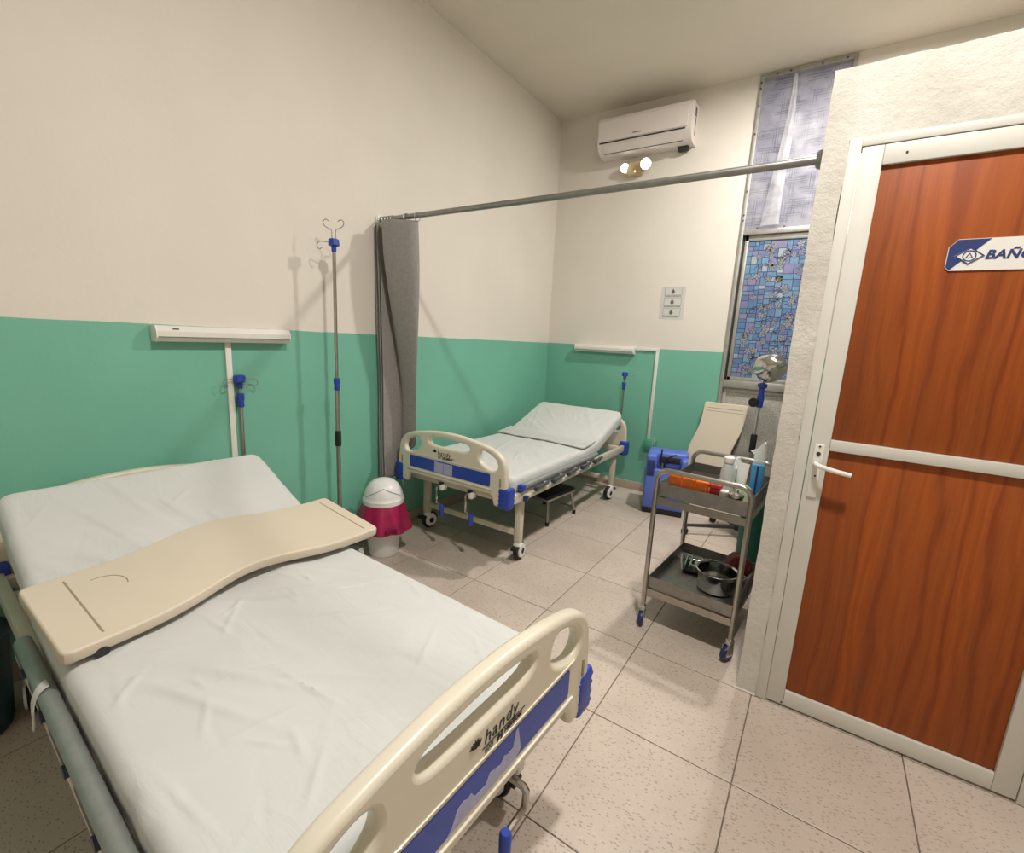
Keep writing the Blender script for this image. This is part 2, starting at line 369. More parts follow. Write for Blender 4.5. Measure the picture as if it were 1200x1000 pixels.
ce = MB().box((-0.15, RY0 - 0.15, CZ), (RX + 0.15, RY1 + 0.15, CZ + 0.12)).build('ceiling', M['ceiling'], None, 0); struct(ce, 'cream painted ceiling')
wl = MB().box((-0.15, RY0 - 0.15, 0), (0, RY1 + 0.15, CZ)).build('wall_left', M['wall_left'], None, 0); struct(wl, 'long wall painted cream above and green below')
# back wall with the tall window opening
WX0, WX1, WZ0, WZ1 = 1.745, 2.366, 0.09, 3.515
m = MB(); y0, y1 = RY1, RY1 + 0.15
m.box((0, y0, 0), (WX0, y1, CZ)).box((WX1, y0, 0), (RX, y1, CZ)).box((WX0, y0, 0), (WX1, y1, WZ0)).box((WX0, y0, WZ1), (WX1, y1, CZ))
wb = m.build('wall_back', M['wall_back'], None, 0); struct(wb, 'wall with the air conditioner, cream above and green below')
struct(MB().box((RX, RY0 - 0.15, 0), (RX + 0.15, RY1 + 0.15, CZ)).build('wall_right', M['wall_plain'], None, 0), 'plain cream wall')
struct(MB().box((0, RY0 - 0.15, 0), (RX, RY0, CZ)).build('wall_front', M['wall_plain'], None, 0), 'plain cream wall behind the viewer')
# bathroom partition
PX, PY, PT, PH = 2.372, 2.04, 0.12, 2.368
DX0, DX1, DZ1 = 2.447, 3.262, 2.142
def rough_box(a, b, step=0.045, amp=0.0035):
    bm = bmesh.new(); bmesh.ops.create_cube(bm, size=1)
    for v in bm.verts: v.co = Vector([(a[i] + b[i]) / 2 + v.co[i] * (b[i] - a[i]) for i in range(3)])
    for ax in range(3):
        n_ = int((b[ax] - a[ax]) / step)
        for k in range(1, n_ + 1):
            co = [0, 0, 0]; co[ax] = a[ax] + (b[ax] - a[ax]) * k / (n_ + 1); no = [0, 0, 0]; no[ax] = 1
            bmesh.ops.bisect_plane(bm, geom=list(bm.verts) + list(bm.edges) + list(bm.faces), plane_co=co, plane_no=no)
    for v in bm.verts:
        nn = noise.noise_vector(v.co * 9.0) * amp + noise.noise_vector(v.co * 31.0) * amp * 0.6
        v.co += Vector((nn.x if abs(v.co.z) > 0.01 else nn.x, nn.y * 0.5, nn.z if v.co.z > 0.02 else 0))
    return bm
m = MB(); m.bm(rough_box((PX, PY, 0), (DX0, PY + PT, DZ1)))
m.bm(rough_box((PX, PY, DZ1), (DX1 + 0.6, PY + PT, PH)))
m.bm(rough_box((DX1, PY, 0), (DX1 + 0.6, PY + PT, DZ1), 0.15))
m.box((DX1 + 0.6, PY, 0), (RX, PY + PT, PH))
pw = m.build('wall_partition', M['plaster'], None, 30); struct(pw, 'rough white plaster partition around the bathroom door')
struct(MB().box((PX + 0.004, PY + PT, 0), (PX + 0.10, RY1, PH)).build('wall_partition_side', M['plaster'], None, 0), 'side of the white bathroom partition')
mort = MB().rbox((PX - 0.012, PY - 0.012, 0), (DX0, PY, 0.008), 0.004).build('mortar_strip', M['plaster'], pw)
# baseboards
struct(MB().rbox((0.0, RY1 - 0.012, 0), (1.74, RY1, 0.085), 0.003).build('baseboard_back', M['baseboard']), 'beige tile baseboard')
struct(MB().rbox((0.0, RY0, 0), (0.012, RY1 - 0.012, 0.085), 0.003).build('baseboard_left', M['baseboard']), 'beige tile baseboard under the green wall')

# ------------------------------------------------------------------ window_1
win = empty('window_1', (0, RY1, 0)); struct(win, 'tall narrow window with patterned film')
fy0, fy1 = -0.02, 0.05
def bar(name, a, b, parent=win, mt=None, r=0.003): return MB().rbox(a, b, r).build(name, mt or M['alu'], parent)
bar('window_frame', (WX0, fy0, WZ0), (WX0 + 0.028, fy1, WZ1)); bar('window_frame', (WX1 - 0.028, fy0, WZ0), (WX1, fy1, WZ1))
bar('window_frame', (WX0 + 0.028, fy0, WZ1 - 0.028), (WX1 - 0.028, fy1, WZ1)); bar('window_frame', (WX0 + 0.028, fy0, WZ0), (WX1 - 0.028, fy1, WZ0 + 0.04))
bar('transom', (WX0 + 0.028, fy0 - 0.004, 2.345), (WX1 - 0.028, fy1, 2.385)); bar('transom', (WX0 + 0.028, fy0 - 0.006, 1.10), (WX1 - 0.028, fy1, 1.165))
# sash of the blue pane
sx0, sx1, sz0, sz1 = WX0 + 0.046, WX1 - 0.028, 1.165, 2.345
for a, b in (((sx0, 0, sz0), (sx0 + 0.028, 0.03, sz1)), ((sx1 - 0.028, 0, sz0), (sx1, 0.03, sz1)), ((sx0, 0, sz0), (sx1, 0.03, sz0 + 0.03)), ((sx0, 0, sz1 - 0.045), (sx1, 0.03, sz1))): bar('sash_rail', a, b)
bar('sash_gasket', (WX0 + 0.028, 0.012, 1.165), (WX0 + 0.046, 0.02, 2.345), win, M['dark'], 0.001)
# patterned blue film: rectangles between dark lines, with flowers
m = MB(); fx0, fx1, fz0, fz1 = sx0 + 0.028, sx1 - 0.028, sz0 + 0.03, sz1 - 0.045
rnd = random.Random(3); rects = []
def split(a, b, c, d, depth):
    wd, hd = b - a, d - c
    if depth <= 0 or (wd < 0.07 and hd < 0.07) or (depth < 3 and rnd.random() < 0.12): rects.append((a, b, c, d)); return
    if wd > hd * (0.8 + 0.5 * rnd.random()):
        k = a + wd * rnd.uniform(0.3, 0.7); split(a, k, c, d, depth - 1); split(k, b, c, d, depth - 1)
    else:
        k = c + hd * rnd.uniform(0.3, 0.7); split(a, b, c, k, depth - 1); split(a, b, k, d, depth - 1)
split(fx0, fx1, fz0, fz1, 9)
m.cur = 7; m.box((fx0, 0.010, fz0), (fx1, 0.013, fz1))
for a, b, c, d in rects:
    g_ = 0.0022; m.cur = rnd.choice([0, 0, 1, 1, 2, 2, 3, 4, 5, 6 if (b - a) * (d - c) < 0.004 else 0])
    m.add([(a + g_, 0.0094, c + g_), (b - g_, 0.0094, c + g_), (b - g_, 0.0094, d - g_), (a + g_, 0.0094, d - g_)], [(0, 1, 2, 3)])
def disc(cx, cz, r, y, idx, n=8):
    m.cur = idx; m.add([(cx + r * math.cos(2 * math.pi * k / n), y, cz + r * math.sin(2 * math.pi * k / n)) for k in range(n)], [tuple(range(n))])
for k in range(84):
    cx, cz = rnd.uniform(fx0 + 0.03, fx1 - 0.03), rnd.uniform(fz0 + 0.03, fz1 - 0.03); r_ = rnd.uniform(0.011, 0.017); a0 = rnd.uniform(0, 1)
    for q in range(5):
        a = a0 + q * 2 * math.pi / 5; px, pz = cx + math.cos(a) * r_ * 1.15, cz + math.sin(a) * r_ * 1.15
        disc(px, pz, r_ * 0.82, 0.0090, 7); disc(px, pz, r_ * 0.62, 0.0086, 8 if k % 3 else 4)
    disc(cx, cz, r_ * 0.55, 0.0082, 9)
for k in range(34):   # tendrils
    cx, cz = rnd.uniform(fx0 + 0.06, fx1 - 0.06), rnd.uniform(fz0 + 0.06, fz1 - 0.06); a = rnd.uniform(0.4, 1.1)
    for q in range(7):
        t0 = q / 7 * 0.11; px, pz = cx + math.cos(a) * t0, cz + math.sin(a) * t0 + 0.012 * math.sin(q)
        m.cur = 7; m.add([(px - 0.010, 0.0088, pz - 0.004), (px + 0.010, 0.0088, pz + 0.003), (px + 0.011, 0.0088, pz + 0.007), (px - 0.009, 0.0088, pz)], [(0, 1, 2, 3)])
        if q in (3, 6): disc(px + 0.01, pz - 0.012, 0.009, 0.0088, 7); disc(px + 0.01, pz - 0.012, 0.006, 0.0084, 2)
o = m.build('window_film', FILM_B + [FILM_LINE, FILM_PETAL, FILM_YEL], win, 0); o['label'] = 'blue stained glass style film with flowers'
# upper pane: lavender film with brush lines, clear plastic sheet screwed over it
ux0, ux1, uz0, uz1 = WX0 + 0.028, WX1 - 0.028, 2.385, WZ1 - 0.028
m = MB(); m.cur = 0; m.box((ux0, 0.02, uz0), (ux1, 0.024, uz1)); m.cur = 1
for k in range(95):
    cx, cz = rnd.uniform(ux0 + 0.03, ux1 - 0.05), rnd.uniform(uz0 + 0.03, uz1 - 0.03); hor = rnd.random() < 0.62; ln = rnd.uniform(0.05, 0.11)
    for q in range(rnd.randint(2, 4)):
        th = rnd.uniform(0.002, 0.0045); off = q * rnd.uniform(0.012, 0.02); l2 = ln * rnd.uniform(0.6, 1)
        if hor: a, b, c, d = max(ux0, cx - l2), min(ux1, cx + l2), cz + off, cz + off + th
        else: a, b, c, d = cx + off, cx + off + th, max(uz0, cz - l2), min(uz1, cz + l2)
        if b < ux1 and d < uz1: m.add([(a, 0.0194 - k * 0.000008, c), (b, 0.0194 - k * 0.000008, c), (b, 0.0194 - k * 0.000008, d), (a, 0.0194 - k * 0.000008, d)], [(0, 1, 2, 3)])
o = m.build('window_film', [FILM_LAV, FILM_LAVL], win, 0); o['label'] = 'pale lavender film with brushed grey lines'
m = MB(); NX, NZ = 28, 50; vs = []; fs = []
px0, px1, pz0, pz1 = ux0 - 0.018, ux1 + 0.018, uz0 - 0.012, uz1 + 0.018
for j in range(NZ + 1):
    for i in range(NX + 1):
        u_, v_ = i / NX, j / NZ; edge = min(u_, 1 - u_, v_, 1 - v_) * 8; edge = min(1, edge)
        q = Vector((u_ * 3 + v_ * 0.6, v_ * 1.3, 2)); d = 0.012 * noise.noise(q * 1.4) + 0.010 * math.exp(-((u_ - 0.36 - 0.1 * math.sin(v_ * 3) * v_) / 0.05) ** 2)
        vs.append((px0 + (px1 - px0) * u_, -0.0215 - edge * max(0, 0.006 + d), pz0 + (pz1 - pz0) * v_))
for j in range(NZ):
    for i in range(NX): k = j * (NX + 1) + i; fs.append((k, k + 1, k + NX + 2, k + NX + 1))
m.add(vs, fs); o = m.build('plastic_sheet', M['plasticsheet'], win, 60); o['label'] = 'clear wrinkled plastic sheet screwed over the upper pane'
m = MB(); vs = []; fs = []; N_ = 30      # doubled fold of plastic down the middle
for j in range(N_ + 1):
    h = j / N_; z_ = pz1 - 0.04 - (pz1 - pz0 - 0.07) * h; c_ = px0 + 0.235 - 0.03 * h + 0.012 * math.sin(h * 5); wd = 0.018 + 0.085 * h
    for q in range(7):
        f_ = q / 6; vs.append((c_ - wd * 0.55 + wd * f_ * 1.25, -0.046 - 0.010 * math.sin(math.pi * f_) - 0.004 * math.sin(3 * math.pi * f_ + h * 6), z_))
for j in range(N_):
    for q in range(6): k = j * 7 + q; fs.append((k, k + 1, k + 8, k + 7))
m.add(vs, fs).build('plastic_fold', M['plasticfold'], win, 60)
scr = None
for sx_, sz_ in [(WX0 + 0.014, z_) for z_ in (2.46, 2.50, 2.68, 2.86, 3.10, 3.30, 3.42, 3.46)] + [(x_, WZ1 - 0.014) for x_ in (1.86, 1.95, 2.15, 2.3)] + [(x_, 2.392) for x_ in (1.87, 2.06, 2.25)]:
    if scr is None:
        scr = MB().lathe([(0.006, -0.006), (0.006, -0.002), (0.003, 0)], (0, 0, 0), 8, 'Y').build('screw', M['dark'], win)
        o = scr
    else: o = link('screw', scr.data, win)
    o.location = (sx_, -0.021, sz_)
# lower frosted pane
bar('sash_rail', (WX0 + 0.03, 0.0, 1.06), (WX1 - 0.03, 0.03, 1.098)); bar('sash_rail', (WX0 + 0.03, 0.0, 0.13), (WX0 + 0.06, 0.03, 1.06))
MB().rbox((WX0 + 0.06, 0.008, 0.13), (WX1 - 0.03, 0.014, 1.06), 0.001).build('frosted_pane', M['frost'], win)['label'] = 'grey speckled frosted pane'

# ------------------------------------------------------------------ door_1
door = empty('door_1', (0, PY, 0)); struct(door, 'bathroom door with two wood panels in a white frame')
A = M['white_alu']
bar('door_frame', (DX0, -0.006, 0), (DX0 + 0.036, 0.06, DZ1), door, A, 0.002); bar('door_frame', (DX1 - 0.036, -0.006, 0), (DX1, 0.06, DZ1), door, A, 0.002)
bar('door_frame', (DX0 + 0.036, -0.006, DZ1 - 0.026), (DX1 - 0.036, 0.06, DZ1), door, A, 0.002)
lx0, lx1, lz0, lz1 = DX0 + 0.0385, DX1 - 0.0385, 0.010, DZ1 - 0.029
st = bar('stile', (lx0, -0.004, lz0), (lx0 + 0.060, 0.034, lz1), door, A, 0.002); bar('stile', (lx1 - 0.060, -0.004, lz0), (lx1, 0.034, lz1), door, A, 0.002)
bar('rail', (lx0 + 0.0605, -0.004, lz0), (lx1 - 0.0605, 0.034, 0.075), door, A, 0.002); bar('rail', (lx0 + 0.0605, -0.004, 2.052), (lx1 - 0.0605, 0.034, lz1), door, A, 0.002)
bar('rail', (lx0 + 0.0605, -0.006, 1.086), (lx1 - 0.0605, 0.034, 1.126), door, A, 0.002)
for z0, z1 in ((0.076, 1.085), (1.127, 2.051)): bar('wood_panel', (lx0 + 0.061, 0.008, z0), (lx1 - 0.061, 0.018, z1), door, M['wood'], 0.001)
hp = MB().rbox((lx0 + 0.014, -0.010, 0.90), (lx0 + 0.046, -0.004, 1.105), 0.006, 3).build('handle_plate', M['offwhite'], door)
lev = smooth_loop([(lx0 + 0.026, -0.012, 1.035), (lx0 + 0.028, -0.035, 1.034), (lx0 + 0.045, -0.048, 1.030), (lx0 + 0.09, -0.050, 1.022), (lx0 + 0.135, -0.048, 1.016)], 5, False)
MB().tube(lev, 0.0085, 10).build('lever', M['white'], hp)
MB().lathe([(0.007, -0.013), (0.007, -0.009)], (lx0 + 0.030, 0, 1.070), 12, 'Y').build('keyhole', M['dark'], hp)
for z_ in (1.098, 0.985): MB().lathe([(0.0035, -0.012), (0.0035, -0.009)], (lx0 + 0.031, 0, z_), 8, 'Y').build('screw', M['dark'], hp)
for xx, zz in ((lx0 + 0.055, 0.020), (lx0 + 0.12, 2.08)): MB().lathe([(0.0035, -0.006), (0.0035, -0.003)], (xx, 0, zz), 8, 'Y').build('screw', M['dark'], door)
# BAÑO sign
SX0, SX1, SZ0, SZ1 = 2.757, 3.092, 1.712, 1.806
sg = empty('bathroom_sign', (0, PY, 0)); tag(sg, 'white and navy BAÑO sign on the wooden bathroom door', 'sign')
ol = [(SX0, SZ0 + 0.012), (SX0 + 0.010, SZ0), (SX1 - 0.02, SZ0), (SX1, SZ0 + 0.02), (SX1, SZ1 - 0.012), (SX1 - 0.012, SZ1), (SX0 + 0.02, SZ1), (SX0, SZ1 - 0.024)]
MB().prism(ol, 0.004, 0.008).build('plate', M['signwhite'], sg, 0)
MB().prism([(SX0 + 0.0015, SZ0 + 0.012), (SX0 + 0.011, SZ0 + 0.0015), (SX0 + 0.095, SZ1 - 0.0015), (SX0 + 0.02, SZ1 - 0.0015), (SX0 + 0.0015, SZ1 - 0.024)], 0.0032, 0.004).build('navy_corner', M['signblue'], sg, 0)
ex, ez = SX0 + 0.052, SZ0 + 0.043
def ring(cx, cz, r, th, n, y0, y1, rot=0.0, sx=1.0):
    m = MB(); vs = []; fs = []
    for k in range(n):
        a = rot + 2 * math.pi * k / n
        for rr, yy in ((r, y0), (r - th, y0), (r - th, y1), (r, y1)): vs.append((cx + rr * sx * math.cos(a), yy, cz + rr * math.sin(a)))
    for k in range(n):
        j = (k + 1) % n
        for q in range(4): fs.append((k * 4 + q, k * 4 + (q + 1) % 4, j * 4 + (q + 1) % 4, j * 4 + q))
    return m.add(vs, fs)
em = MB().prism([(ex - 0.036, ez), (ex, ez - 0.026), (ex + 0.036, ez), (ex, ez + 0.026)], 0.0026, 0.0032).build('emblem_diamond', M['signwhite'], sg, 0)
ring(ex, ez, 0.026, 0.004, 4, 0.0018, 0.0026, 0, 1.35).build('emblem_border', M['signblue'], em, 0)
ring(ex, ez, 0.0165, 0.003, 20, 0.0018, 0.0026).build('emblem_ring', M['signblue'], em, 0)
ring(ex, ez - 0.001, 0.011, 0.004, 3, 0.0018, 0.0026, math.pi / 2).build('emblem_triangle', M['signblue'], em, 0)
link('lettering', text_mesh('lettering', 'BAÑO', 0.036, T((SX0 + 0.088, 0.0032, SZ0 + 0.033)) @ XZ, M['signblue'], 0.22, 0.0013, 0.0003, 1.05), sg)

# ================================================================== BEDS
BL = 1.975
def board_mesh(name):
    half = [(0.0, 0.822), (0.12, 0.817), (0.25, 0.799), (0.345, 0.778), (0.405, 0.745), (0.438, 0.695), (0.448, 0.63), (0.453, 0.56)]
    arc = smooth_loop([(-a, b) for a, b in half[::-1]] + half[1:], 5, False)
    out = arc + [(0.455, 0.448), (0.446, 0.434), (0.372, 0.434), (0.362, 0.445), (0.352, 0.482), (0.338, 0.497), (-0.338, 0.497), (-0.352, 0.482), (-0.362, 0.445), (-0.372, 0.434), (-0.446, 0.434), (-0.455, 0.448)]
    h = smooth_loop([(0.246, 0.705), (0.252, 0.745), (0.278, 0.757), (0.325, 0.745), (0.365, 0.722), (0.385, 0.688), (0.377, 0.660), (0.352, 0.648), (0.312, 0.656), (0.270, 0.676)], 4)
    hl = [(-a, b) for a, b in h][::-1]
    sl = smooth_loop([(-0.170, 0.748), (-0.155, 0.767), (-0.10, 0.776), (0.0, 0.781), (0.10, 0.776), (0.155, 0.767), (0.170, 0.748), (0.150, 0.729), (0.10, 0.722), (0.0, 0.721), (-0.10, 0.722), (-0.150, 0.729)], 4)
    return curve_mesh(name, [out, h, hl, sl], 0.006, 0.014, YZ, M['beige'], 3)
bm_board = board_mesh('footboard')
panel_me = curve_mesh('accent_panel', [smooth_loop([(-0.33, 0.627), (0, 0.627), (0.33, 0.627), (0.337, 0.62), (0.337, 0.587), (0.337, 0.554), (0.33, 0.547), (0, 0.547), (-0.33, 0.547), (-0.337, 0.554), (-0.337, 0.587), (-0.337, 0.62)], 1)], 0.001, 0.001, YZ, M['blue'], 1)
rim_me = MB().rbox((0.018, -0.36, 0.528), (0.026, 0.36, 0.536), 0.003).rbox((0.018, -0.36, 0.636), (0.023, 0.36, 0.641), 0.002).mesh('moulding', M['beige'])
m = MB(); m.rbox((-0.040, -0.042, 0.0), (0.032, 0.034, 0.130), 0.012, 3)
for k in range(4): m.rbox((-0.0406, -0.0426, 0.016 + k * 0.028), (0.0327, 0.0347, 0.030 + k * 0.028), 0.006)
bump_me = m.mesh('bumper', M['blue'])
logo = [text_mesh('logo_lettering', 'handy', 0.043, T((0.0212, -0.088, 0.668)) @ YZ, M['ink'], 0.15, 0.0, 0.0003, 1.10),
        text_mesh('logo_lettering', 'EXI', 0.017, T((0.0212, -0.084, 0.6465)) @ YZ, M['ink'], 0.1, 0.0, 0.0003),
        text_mesh('logo_lettering', 'H', 0.024, T((0.0212, -0.046, 0.6435)) @ YZ, M['ink'], 0.1, 0.0012, 0.0003),
        text_mesh('logo_lettering', 'HERGOM', 0.0145, T((0.0212, -0.022, 0.6475)) @ YZ, M['ink'], 0.1, 0.0005, 0.0003, 0.98)]
logo_line = MB().box((0.0205, -0.092, 0.6605), (0.0214, 0.052, 0.6622)).mesh('logo_line', M['ink'], 0)
m = MB()
for k in range(7):
    a = k * 0.42 + 0.2; m.tube([(0.021, -0.112, 0.680), (0.021, -0.112 + 0.010 * math.cos(a), 0.682 + 0.010 * math.sin(a)), (0.021, -0.112 + 0.018 * math.cos(a + 0.25), 0.684 + 0.016 * math.sin(a + 0.25))], [0.0008, 0.0022, 0.0006], 5)
logo_em = m.mesh('logo_emblem', M['ink'])
# caster pieces
m = MB(); m.lathe([(0.022, 0.128), (0.028, 0.118), (0.030, 0.105), (0.024, 0.098)], (0, 0, 0), 16); m.rbox((-0.045, -0.026, 0.058), (0.020, -0.019, 0.112), 0.006, 2); m.rbox((-0.045, 0.019, 0.058), (0.020, 0.026, 0.112), 0.006, 2); m.rbox((-0.040, -0.026, 0.096), (0.022, 0.026, 0.114), 0.006, 2)
fork_me = m.mesh('fork', M['white'])
wheel_me = MB().lathe([(0.036, -0.016), (0.057, -0.017), (0.063, -0.010), (0.063, 0.010), (0.057, 0.017), (0.036, 0.016)], (-0.022, 0, 0.063), 28, 'Y').mesh('wheel', M['black'])
cover_me = MB().lathe([(0.012, 0.0275), (0.020, 0.0285), (0.045, 0.0265), (0.047, 0.016), (0.047, -0.016), (0.045, -0.0265), (0.020, -0.0285), (0.012, -0.0275)], (-0.022, 0, 0.063), 28, 'Y').mesh('wheel_cover', M['white'])
hubcap_me = MB().lathe([(0.020, 0.0300), (0.020, -0.0300)], (-0.022, 0, 0.063), 18, 'Y').mesh('hub', M['black'])
pedal_me = MB().rbox((0.010, -0.024, 0.092), (0.062, 0.024, 0.104), 0.005).rbox((0.045, -0.026, 0.084), (0.066, 0.026, 0.094), 0.004).mesh('brake_pedal', M['black'])
leg_me = MB().rbox((-0.0225, -0.0225, 0.125), (0.0225, 0.0225, 0.452), 0.006, 2).mesh('leg', M['bedsteel'])
post_m = MB(); post_m.rbox((-0.155, -0.007, -0.012), (0.0, 0.007, 0.012), 0.006, 2)
post_me = post_m.mesh('rail_post', M['greyplastic'])
joint_me = MB().lathe([(0.015, -0.011), (0.015, 0.011)], (0, 0, 0), 14, 'Y').mesh('rail_joint', M['slatedark'])
lug_me = MB().rbox((-0.012, -0.008, 0.0), (0.012, 0.008, 0.055), 0.003).mesh('rail_lug', M['bedsteel'])

def make_bed(loc, rz, label, hinge, reach, rise, crank_pose):
    bed = empty('hospital_bed', loc, rz); tag(bed, label, 'bed', 'crank hospital beds')
    m = MB()
    for s in (-1, 1): m.rbox((0.02, s * 0.437 - 0.016, 0.430), (BL - 0.02, s * 0.437 + 0.016, 0.492), 0.005, 2)
    for uu in (0.07, 0.70, 1.30, BL - 0.07): m.rbox((uu - 0.02, -0.421, 0.440), (uu + 0.02, 0.421, 0.482), 0.004)
    m.build('bed_frame', M['bedsteel'], bed)
    for uu in (0.165, 1.75):
        MB().rbox((uu - 0.012, -0.382, 0.168), (uu + 0.012, 0.382, 0.208), 0.004).build('cross_bar', M['bedsteel'], bed)
        for s in (-1, 1):
            o = link('leg', leg_me, bed); o.location = (uu, s * 0.405, 0)
            c = link('caster', fork_me, bed); c.location = (uu + (0.0 if uu > 1 else 0.02), s * 0.405, 0); c.rotation_euler.z = R(8 if s > 0 else -14) if uu > 1 else R(170)
            for nm, me in (('wheel', wheel_me), ('wheel_cover', cover_me), ('hub', hubcap_me), ('brake_pedal', pedal_me)): link(nm, me, c)
    # deck and raised back section
    m = MB(); m.rbox((hinge, -0.41, 0.478), (BL - 0.06, 0.41, 0.490), 0.003); m.build('deck', M['greyplastic'], bed)
    ang = math.atan2(rise, reach); ln = math.hypot(rise, reach)
    m = MB(); m.rbox((-ln + 0.02, -0.40, -0.018), (0, 0.40, -0.006), 0.003)
    for s in (-1, 1): m.rbox((-ln + 0.03, s * 0.37 - 0.012, -0.040), (0, s * 0.37 + 0.012, -0.018), 0.003)
    m.xform(T((hinge, 0, 0.490)) @ Matrix.Rotation(ang, 4, 'Y')).build('backrest_frame', M['bedsteel'], bed)
    for s in (-1, 1):
        a = Vector((hinge - reach * 0.62, s * 0.30, 0.445 + rise * 0.62)); MB().tube([a, (hinge - reach * 0.30, s * 0.30, 0.455)], 0.011, 8).build('backrest_strut', M['bedsteel'], bed)
    for nm, uu, rot in (('footboard', BL, 0), ('headboard', 0.0, math.pi)):
        b = link(nm, bm_board, bed); b.location = (uu, 0, 0 if rot == 0 else -0.03); b.rotation_euler.z = rot
        o = link('accent_panel', panel_me, b); o.location = (0.0195, 0, 0)
        link('moulding', rim_me, b)
        for s in (-1, 1): o = link('bumper', bump_me, b); o.location = (-0.008, s * 0.444, 0.426); o.scale.y = s
        if nm == 'footboard':
            lo_ = [link('logo_lettering', me, b) for me in logo] + [link('logo_line', logo_line, b), link('logo_emblem', logo_em, b)]
            for o in lo_: o.location.y = 0.085 if crank_pose == 0 else 0.0
            sm = MB()
            if crank_pose == 0:
                pl = [(-0.20, 0.549), (-0.06, 0.549), (0.045, 0.549), (0.062, 0.556), (0.064, 0.566), (0.050, 0.622), (0.040, 0.618), (0.030, 0.585), (0.010, 0.583), (-0.004, 0.590), (-0.02, 0.578), (-0.06, 0.588), (-0.075, 0.570), (-0.11, 0.572), (-0.125, 0.590), (-0.135, 0.585), (-0.15, 0.592), (-0.17, 0.586), (-0.185, 0.56)]
                sm.prism([(0.03 + a * 0.86 + 0.04, b) for a, b in pl], 0.0217, 0.0223, 'YZ')
            else:
                sm.box((0.0217, -0.112, 0.550), (0.0223, -0.038, 0.620)); sm.box((0.0217, -0.034, 0.550), (0.0223, 0.040, 0.620))
            sm.build('sticker_residue', M['sticker'], b, 0)
            for s in (-1, 1): MB().rbox((0.019, s * 0.412 - 0.006, 0.560), (0.0225, s * 0.412 + 0.006, 0.612), 0.003).build('slot', M['groove'], b)
    for s in (-1, 1):
        r_ = empty('side_rail', (0, 0, 0)); r_.parent = bed
        MB().rbox((0.60, s * 0.462 - 0.008, 0.440), (1.80, s * 0.462 + 0.008, 0.466), 0.004).build('lower_bar', M['bedsteel'], r_)
        MB().tube([(0.70, s * 0.457, 0.530), (1.83, s * 0.457, 0.530)], 0.0195, 12).build('top_tube', M['greytube'], r_)
        MB().rbox((1.80, s * 0.456 - 0.020, 0.506), (1.845, s * 0.456 + 0.022, 0.548), 0.01, 2).build('end_cap', M['blue'], r_)
        MB().rbox((1.775, s * 0.474 - 0.012, 0.436), (1.815, s * 0.474 + 0.012, 0.47), 0.005).build('latch', M['blue_dark'], r_)
        for k in range(5):
            uu = 0.80 + k * 0.225; vo = 0.490 if (crank_pose == 1 and s > 0) else 0.468
            o = link('rail_post', post_me, r_); o.location = (uu, s * vo, 0.494); o.rotation_euler = (0, R(4), 0)
            o = link('rail_joint', joint_me, r_); o.location = (uu, s * vo, 0.494)
            o = link('rail_lug', lug_me, r_); o.location = (uu - 0.14, s * min(0.474, vo - 0.004), 0.455)
    for k, vv in enumerate((-0.11, 0.135)):
        c = empty('crank', (BL - 0.02, vv, 0.470 if crank_pose == 0 else 0.452)); c.parent = bed
        MB().rbox((-0.20, -0.020, -0.030), (-0.02, 0.020, 0.012), 0.004).build('crank_housing', M['blue_dark'], c)
        MB().rbox((-0.03, 0.022, -0.028), (0.02, 0.050, 0.006), 0.005).build('crank_bracket', M['offwhite'], c)
        if crank_pose == 0:
            MB().tube([(-0.02, 0, -0.01), (0.05, 0, -0.012), (0.058, 0, -0.02), (0.054, 0.005, -0.068)], 0.009, 8).build('crank_arm', M['steel'], c)
            MB().tube([(0.054, 0.005, -0.068), (0.062, -0.075, -0.056)], 0.008, 8).build('crank_pin', M['steel'], c)
            MB().lathe([(0.008, -0.058), (0.013, -0.052), (0.014, 0.0), (0.010, 0.008)], (0.062, -0.078, -0.056), 12).build('crank_handle', M['blue'], c)
        else:
            MB().tube([(-0.02, 0, -0.01), (0.015, 0, -0.012), (0.018, 0, -0.025), (0.010, -0.004, -0.125)], 0.007, 8).build('crank_arm', M['chrome'], c)
            MB().tube([(0.010, -0.004, -0.125), (0.022, 0.05, -0.128)], 0.006, 8).build('crank_pin', M['steel'], c)
            MB().lathe([(0.008, -0.070), (0.014, -0.062), (0.015, 0.0), (0.009, 0.010)], (0.024, 0.053, -0.128), 12).build('crank_handle', M['blue'], c)
    return bed

